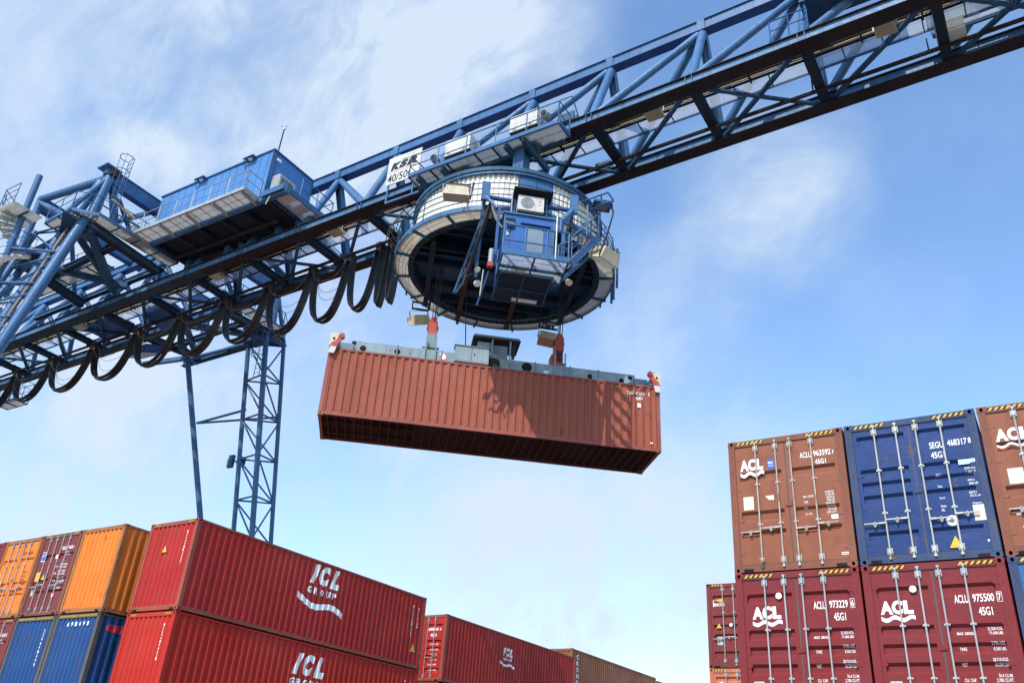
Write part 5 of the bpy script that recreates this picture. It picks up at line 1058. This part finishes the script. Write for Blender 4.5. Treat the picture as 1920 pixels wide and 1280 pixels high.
# stair up to the ring
s0 = Vector((1.58, -5.85, 16.98)); s1 = Vector((2.974,-3.950,19.647)); off_ = Vector((-.32, .62, .0))
b = MB(MS); b.bar(s0, s1, .05, .24, BLUE); b.bar(s0 + off_, s1 + off_, .05, .24, BLUED)
for i in range(9): q = s0.lerp(s1, (i + .5) / 9); b.bar(q, q + off_, .20, .025, PANELU)
b.build('cab_stair', tr, False)
b = MB(MS)
for o_ in (Vector((0, 0, 0)), off_):
    b.tube(s0 + o_ + Vector((0, 0, 1.1)), s1 + o_ + Vector((0, 0, 1.1)), .028, BLUE, 8); b.tube(s0 + o_ + Vector((0, 0, .6)), s1 + o_ + Vector((0, 0, .6)), .022, BLUE, 8)
    for i in range(4): q = s0.lerp(s1, i / 3) + o_; b.tube(q, q + Vector((0, 0, 1.1)), .028, BLUE, 8)
for i in range(5): a = -.95 + .17 * i; c, s = math.cos(a), math.sin(a); b.tube((RO_ * c, RO_ * s, ZB - .1), (RO_ * c, RO_ * s, ZB + 1.3), .035, BLUE, 8)
b.build('stair_railing', tr)
b = MB(MS); u0 = Vector((1.3, -4.6, 16.9)); u1 = Vector((2.893,-3.000,19.462)); b.bar(u0, u1, .12, .12, BLUE); b.bar((-1.0, -4.8, 16.95), (-1.25, -4.2, 15.9), .05, .05, BLUE); b.build('support_strut', tr)
b = MB(MS); b.cyl((-1.0, -5.0, 17.15), (0, -.1, 1), .09, .5, GALV, 16); b.box(-1.10, -.92, -5.08, -4.9, 16.98, 17.14, REDP); b.tube((-1.2, -4.9, 16.9), (-1.22, -4.7, 16.0), .02, OFFW, 6); b.build('signal_horn', tr)
b = MB(MS); b.cyl((-1.36, -4.6, 16.5), (.2, -.6, -.3), .11, .14, OFFW, 16); b.cyl((-1.36, -4.7, 17.0), (-.2, -.5, -.4), .09, .14, LAMPB, 16); b.build('small_lamp', tr)
b = MB(MS); b.cyl((1.7, -4.9, 16.9), (.1, -.5, -.4), .11, .16, LAMPB, 16); b.build('small_lamp', tr)
# big lamps
floodlight(tr, (-2.40, -5.0, 19.78), .92, .72, .34, (.25, 0, -.1), MS); b = MB(MS); b.bar((-2.9, -4.85, 20.22), (-1.95, -4.85, 20.32), .10, .08, BROWNST); b.bar((-1.9, -4.5, 20.0), (-1.85, -5.1, 20.3), .06, .06, CROSS); b.bar((-2.4, -4.4, 20.1), (-2.4, -4.45, 21.2), .04, .04, CROSS); b.build('lamp_bracket', tr)
floodlight(tr, (3.344,-3.487,19.150), .92, .74, .50, (.45, .1, .55), MS); b = MB(MS); lp_ = Vector((3.371,-3.360,19.500)); b.bar(lp_, lp_ + Vector((-.45, .35, .25)), .1, .1, CROSS); b.path([lp_, lp_ + Vector((.1, .1, .5)), lp_ + Vector((-.1, .4, 1.0)), lp_ + Vector((-.35, .7, 1.3))], .035, BLACK, 6); b.build('lamp_bracket', tr)
floodlight(tr, (-3.108,3.217,19.150), .80, .70, .42, (.35, -.35, .35), MS); floodlight(tr, (2.481,3.211,19.100), .80, .62, .40, (-.2, .15, -.1), MS)
for q, d_ in ((Vector((-3.170,3.006,19.550)), 1), (Vector((2.470,3.019,19.500)), -1)):
    b = MB(MS); b.bar(q + Vector((-.3, 0, 0)), q + Vector((.4, 0, .0)), .06, .08, BLACK); b.bar(q + Vector((-.3, -.4, .1)), q + Vector((.4, -.4, .1)), .06, .06, BLACK); b.bar(q + Vector((-.3, 0, 0)), q + Vector((-.3, -.5, .1)), .05, .06, BLACK); b.bar(q + Vector((.4 * d_, 0, 0)), q + Vector((.45 * d_, -.5, .6)), .08, .08, BLACK); b.build('lamp_bracket', tr)
q = Vector((2.946,-4.285,20.750)); b = MB(MS); b.box(q.x - .35, q.x + .35, q.y - .3, q.y + .3, q.z, q.z + .10, CROSS); b.box(q.x - .24, q.x + .24, q.y - .2, q.y + .2, q.z - .012, q.z - .002, PANELU)
b.path([q + Vector((.3, -.3, 0)), q + Vector((.35, -.35, -.5)), q + Vector((.2, -.1, -1.3)), q + Vector((0, .2, -2.0))], .03, BLACK, 6); b.build('side_lamp', tr, False)
b = MB(MS); rr = Vector((2.258,-4.103,21.000)); r2 = Vector((3.035,-4.848,21.000)); r3 = Vector((3.273,-4.792,20.700)); r4 = Vector((2.703,-4.453,20.700)); b.path([rr, r2, r3, r4], .03, BLUED, 8); b.tube(Vector((2.823,-4.667,21.000)), q + Vector((0, 0, .1)), .025, BLUED, 6)
ra = Vector((2.562,-4.225,20.600)); rb = Vector((3.023,-4.765,20.600)); rc = Vector((3.339,-4.564,20.400)); b.path([ra, rb, rc], .025, BLUED, 8); b.build('side_railing', tr)
b = MB(MS)
for a, r0 in ((3.42, .06), (3.36, .1), (3.3, .14), (3.5, .0)):
    c, s = math.cos(a), math.sin(a); b.path([((RO_ + .05) * c, (RO_ + .05) * s, ZB + 1.5), ((RO_ + .25 + r0) * c, (RO_ + .25 + r0) * s, ZB + .9), ((RO_ + .3 + r0) * c, (RO_ + .3 + r0) * s, ZB + .3), ((RO_ + .05) * c, (RO_ + .05) * s, ZB - .1)], .02, BLACK, 6)
b.build('hanging_hose', tr)
# ropes
RC = MB(MS)
for x_ in (-2.52, 2.42):
    for dx, dy in ((-.12, -.12), (.0, .1), (.12, -.05), (.05, .18)): RC.tube((x_ + dx, dy, 21.4), (x_ + dx * .7, dy * .7, 17.15), .018, BLACK, 6)
RC.path([(-1.35, .9, 20.0), (-1.3, .6, 18.2), (-1.15, .2, 16.0)], .022, BLACK, 6); RC.build('hoist_rope', tr)
# ================================================================ spreader on top of the hanging container
sp = thing('container_spreader', 'grey steel spreader beam with red corner arms, clamped on top of the hanging terracotta container', 'spreader', KO, (0, 0, 0))
sp.rotation_euler = Matrix((KX, KY, KZ)).transposed().to_euler()
zt = 2.60
for y_ in (.72, 1.50):
    b = MB(); b.box(.75, 11.45, y_, y_ + .2, zt + .14, zt + .72, GREYP)
    for x_ in (2.35, 4.0, 5.0, 7.55, 8.9, 10.0): b.box(x_, x_ + .05, y_ - .03, y_ + .23, zt + .12, zt + .75, GREYD)
    b.build('main_beam', sp, False)
b = MB(); b.box(.75, 11.45, .93, 1.49, zt + .68, zt + .71, GREYP)
for x_ in (.75, 3.3, 6.0, 8.8, 11.3): b.box(x_, x_ + .12, .93, 1.49, zt + .15, zt + .67, GREYP)
b.build('deck_plate', sp, False)
HO = [(230,228,.09), (276,255,.12), (452,273,.11), (1443,400,.10), (1605,422,.10), (1649,408,.08), (1118,352,.20), (955,330,.21)]
b = MB()
for q, r_ in (((0.790,0.720,3.219), .09), ((1.140,0.720,3.048), .12), ((2.394,0.720,3.078), .115), ((9.694,0.720,3.033), .10), ((10.923,0.720,3.016), .10), ((11.263,0.720,3.176), .085), ((7.258,0.720,3.100), .20)):
    b.cyl((q[0], .728, q[2]), (0, -1, 0), r_, .012, HOLE, 24, r_ * .98); b.annulus
for q in ((0.996,0.720,3.295), (2.122,0.720,3.085), (2.852,0.720,3.075), (9.239,0.720,3.058), (9.985,0.720,3.045)): b.cyl((q[0], .728, q[2]), (0, -1, 0), .022, .011, HOLE, 12)
b.build('hole_shade_disc', sp, False)  # round holes painted as near-black discs on the beam face, nothing cut out
for x_, s in ((.0, 1), (12.192, -1)):
    b = MB(); b.box(min(x_, x_ + s * .34), max(x_, x_ + s * .34), .02, 2.42, zt + .04, zt + .34, GREYP); b.box(min(x_ + s * .3, x_ + s * .8), max(x_ + s * .3, x_ + s * .8), .55, 1.9, zt + .10, zt + .5, GREYD); b.build('end_beam', sp, False)
    for y_, o_ in ((.0, -1), (2.438, 1)):
        b = MB(); ya, yb = (y_ - .03, y_ + .28) if o_ < 0 else (y_ - .28, y_ + .03); b.box(min(x_ - s * .02, x_ + s * .26), max(x_ - s * .02, x_ + s * .26), ya, yb, zt + .05, zt + .55, LAMPB); b.cyl((x_ + s * .12, y_ + o_ * .031, zt + .33), (0, o_, 0), .05, .006, HOLE, 16)  # corner box hole is a dark disc, its inner shade put into colour
        tip = [(x_ + s * .30, zt + .50), (x_ + s * .46, zt + .52), (x_ + s * .50, zt + .36), (x_ + s * .34, zt + .20), (x_ + s * .26, zt - .02), (x_ + s * .04, zt - .02), (x_ + s * .06, zt + .12), (x_ + s * .22, zt + .26)]
        b.prism([(px_, y_ + o_ * .05, pz_) for px_, pz_ in tip], (0, o_ * .05, 0), REDP); low = [(x_ + s * .26, zt - .02), (x_ + s * .20, zt - .28), (x_ - s * .0, zt - .28), (x_ + s * .04, zt - .02)]
        b.prism([(px_, y_ + o_ * .05, pz_) for px_, pz_ in low], (0, o_ * .05, 0), OFFW); b.cyl((x_ + s * .40, y_ + o_ * .02, zt + .44), (0, o_, 0), .09, .12, REDP, 16); b.build('corner_arm', sp, False)
b = MB(); b.box(4.50, 5.76, .34, .70, zt + .22, zt + .86, GREYP); b.box(4.46, 5.80, .30, .72, zt + .861, zt + .89, GREYD); b.box(5.12, 5.13, .333, .338, zt + .24, zt + .84, BLK); b.box(5.2, 5.24, .325, .338, zt + .5, zt + .6, BLK); b.box(4.54, 5.1, .330, .338, zt + .26, zt + .82, GREYP); b.box(5.15, 5.72, .330, .338, zt + .26, zt + .82, GREYP); b.build('control_cabinet', sp, False)
b = MB(); b.box(5.18, 6.92, .62, 1.78, zt + 1.50, zt + 1.60, GREYD); b.box(5.14, 6.96, .58, 1.82, zt + 1.45, zt + 1.505, BROWNST)
for x_ in (5.86, 6.55): b.box(x_, x_ + .06, .62, .70, zt + .5, zt + 1.46, GREYP); b.box(x_, x_ + .06, 1.6, 1.68, zt + .5, zt + 1.46, GREYP)
b.box(5.35, 5.84, .75, 1.6, zt + .7, zt + 1.35, GREYP); b.box(5.95, 6.5, .8, 1.6, zt + .72, zt + 1.3, GREYD); b.tube((6.7, .7, zt + 1.3), (6.7, .7, zt + .75), .06, BLACK, 8); b.build('cable_basket', sp, False)
b = MB(); b.cyl((5.98, .70, zt + .42), (0, -1, 0), .24, .10, BLACK, 26); b.cyl((5.98, .70, zt + .7), (0, -1, 0), .14, .08, GREYD, 20); b.box(5.8, 6.2, .66, .72, zt + .62, zt + .8, GREYD); b.build('cable_reel', sp, False)
for x_ in (3.60, 8.52):
    b = MB(); w_ = .20
    for dx in (-w_, w_):
        b.box(x_ + dx - .02, x_ + dx + .02, .66, .74, zt + .05, zt + 1.25, GREYP); b.box(x_ + dx - .02, x_ + dx + .02, 1.5, 1.58, zt + .05, zt + 1.25, GREYP)
    b.box(x_ - w_ - .04, x_ + w_ + .04, .9, 1.4, zt + .70, zt + .86, GREYD); b.tube((x_ - .32, 1.1, zt + 1.0), (x_ + .32, 1.1, zt + 1.0), .05, GREYD, 10); b.build('lifting_lug', sp, False)
    b = MB(); b.box(x_ - .15, x_ + .15, .92, 1.34, zt + .85, zt + 1.45, REDP); b.prism([(x_ - .17, .9, zt + 1.46), (x_ + .17, .9, zt + 1.46), (x_ + .17, .9, zt + 2.0), (x_ + .08, .9, zt + 2.22), (x_ - .10, .9, zt + 2.22), (x_ - .17, .9, zt + 2.0)], (0, .48, 0), REDP)
    b.box(x_ - .19, x_ + .19, .86, .885, zt + .9, zt + 1.5, GREYD) if x_ < 5 else b.prism([(x_ - .30, .9, zt + .6), (x_ - .12, .9, zt + 1.0), (x_ - .12, .9, zt + 1.5), (x_ - .34, .9, zt + 1.2)], (0, .4, 0), REDP)
    b.cyl((x_, .895, zt + 1.1), (0, -1, 0), .10, .03, BROWNST, 18); b.box(x_ - .1, x_ + .1, .88, .898, zt + 1.22, zt + 1.42, BROWNST); b.build('pulley_block', sp, False)
    b = MB(); b.cyl((x_, 1.05, zt + 1.85), (0, 1, 0), .22, .14, BLACK, 24); b.build('sheave', sp, False)
b = MB(); q = (4.101,0.700,3.070)
disc(b, (q[0], .712, q[2] + .02), XP, ZP, .13, STR, .002); disc(b, (q[0], .709, q[2] + .02), XP, ZP, .105, WHITE, .002); b.build('round_sticker', sp, False)
b = MB(); put_text(b, 'TK 42 / 40 G', (6.50, .716, zt + .47), XP, ZP, .07, GREYD, w=.42, bold=.01); put_text(b, 'TRAGLAST 40 t', (6.50, .716, zt + .36), XP, ZP, .05, GREYD, w=.42, bold=.01); rect(b, 8.1 - .2, 8.1, zt + .3, zt + .45, STLB, .72, .004); rect(b, 3.95, 4.15, zt + .55, zt + .66, STLB, .72, .004); b.build('lettering', sp, False)
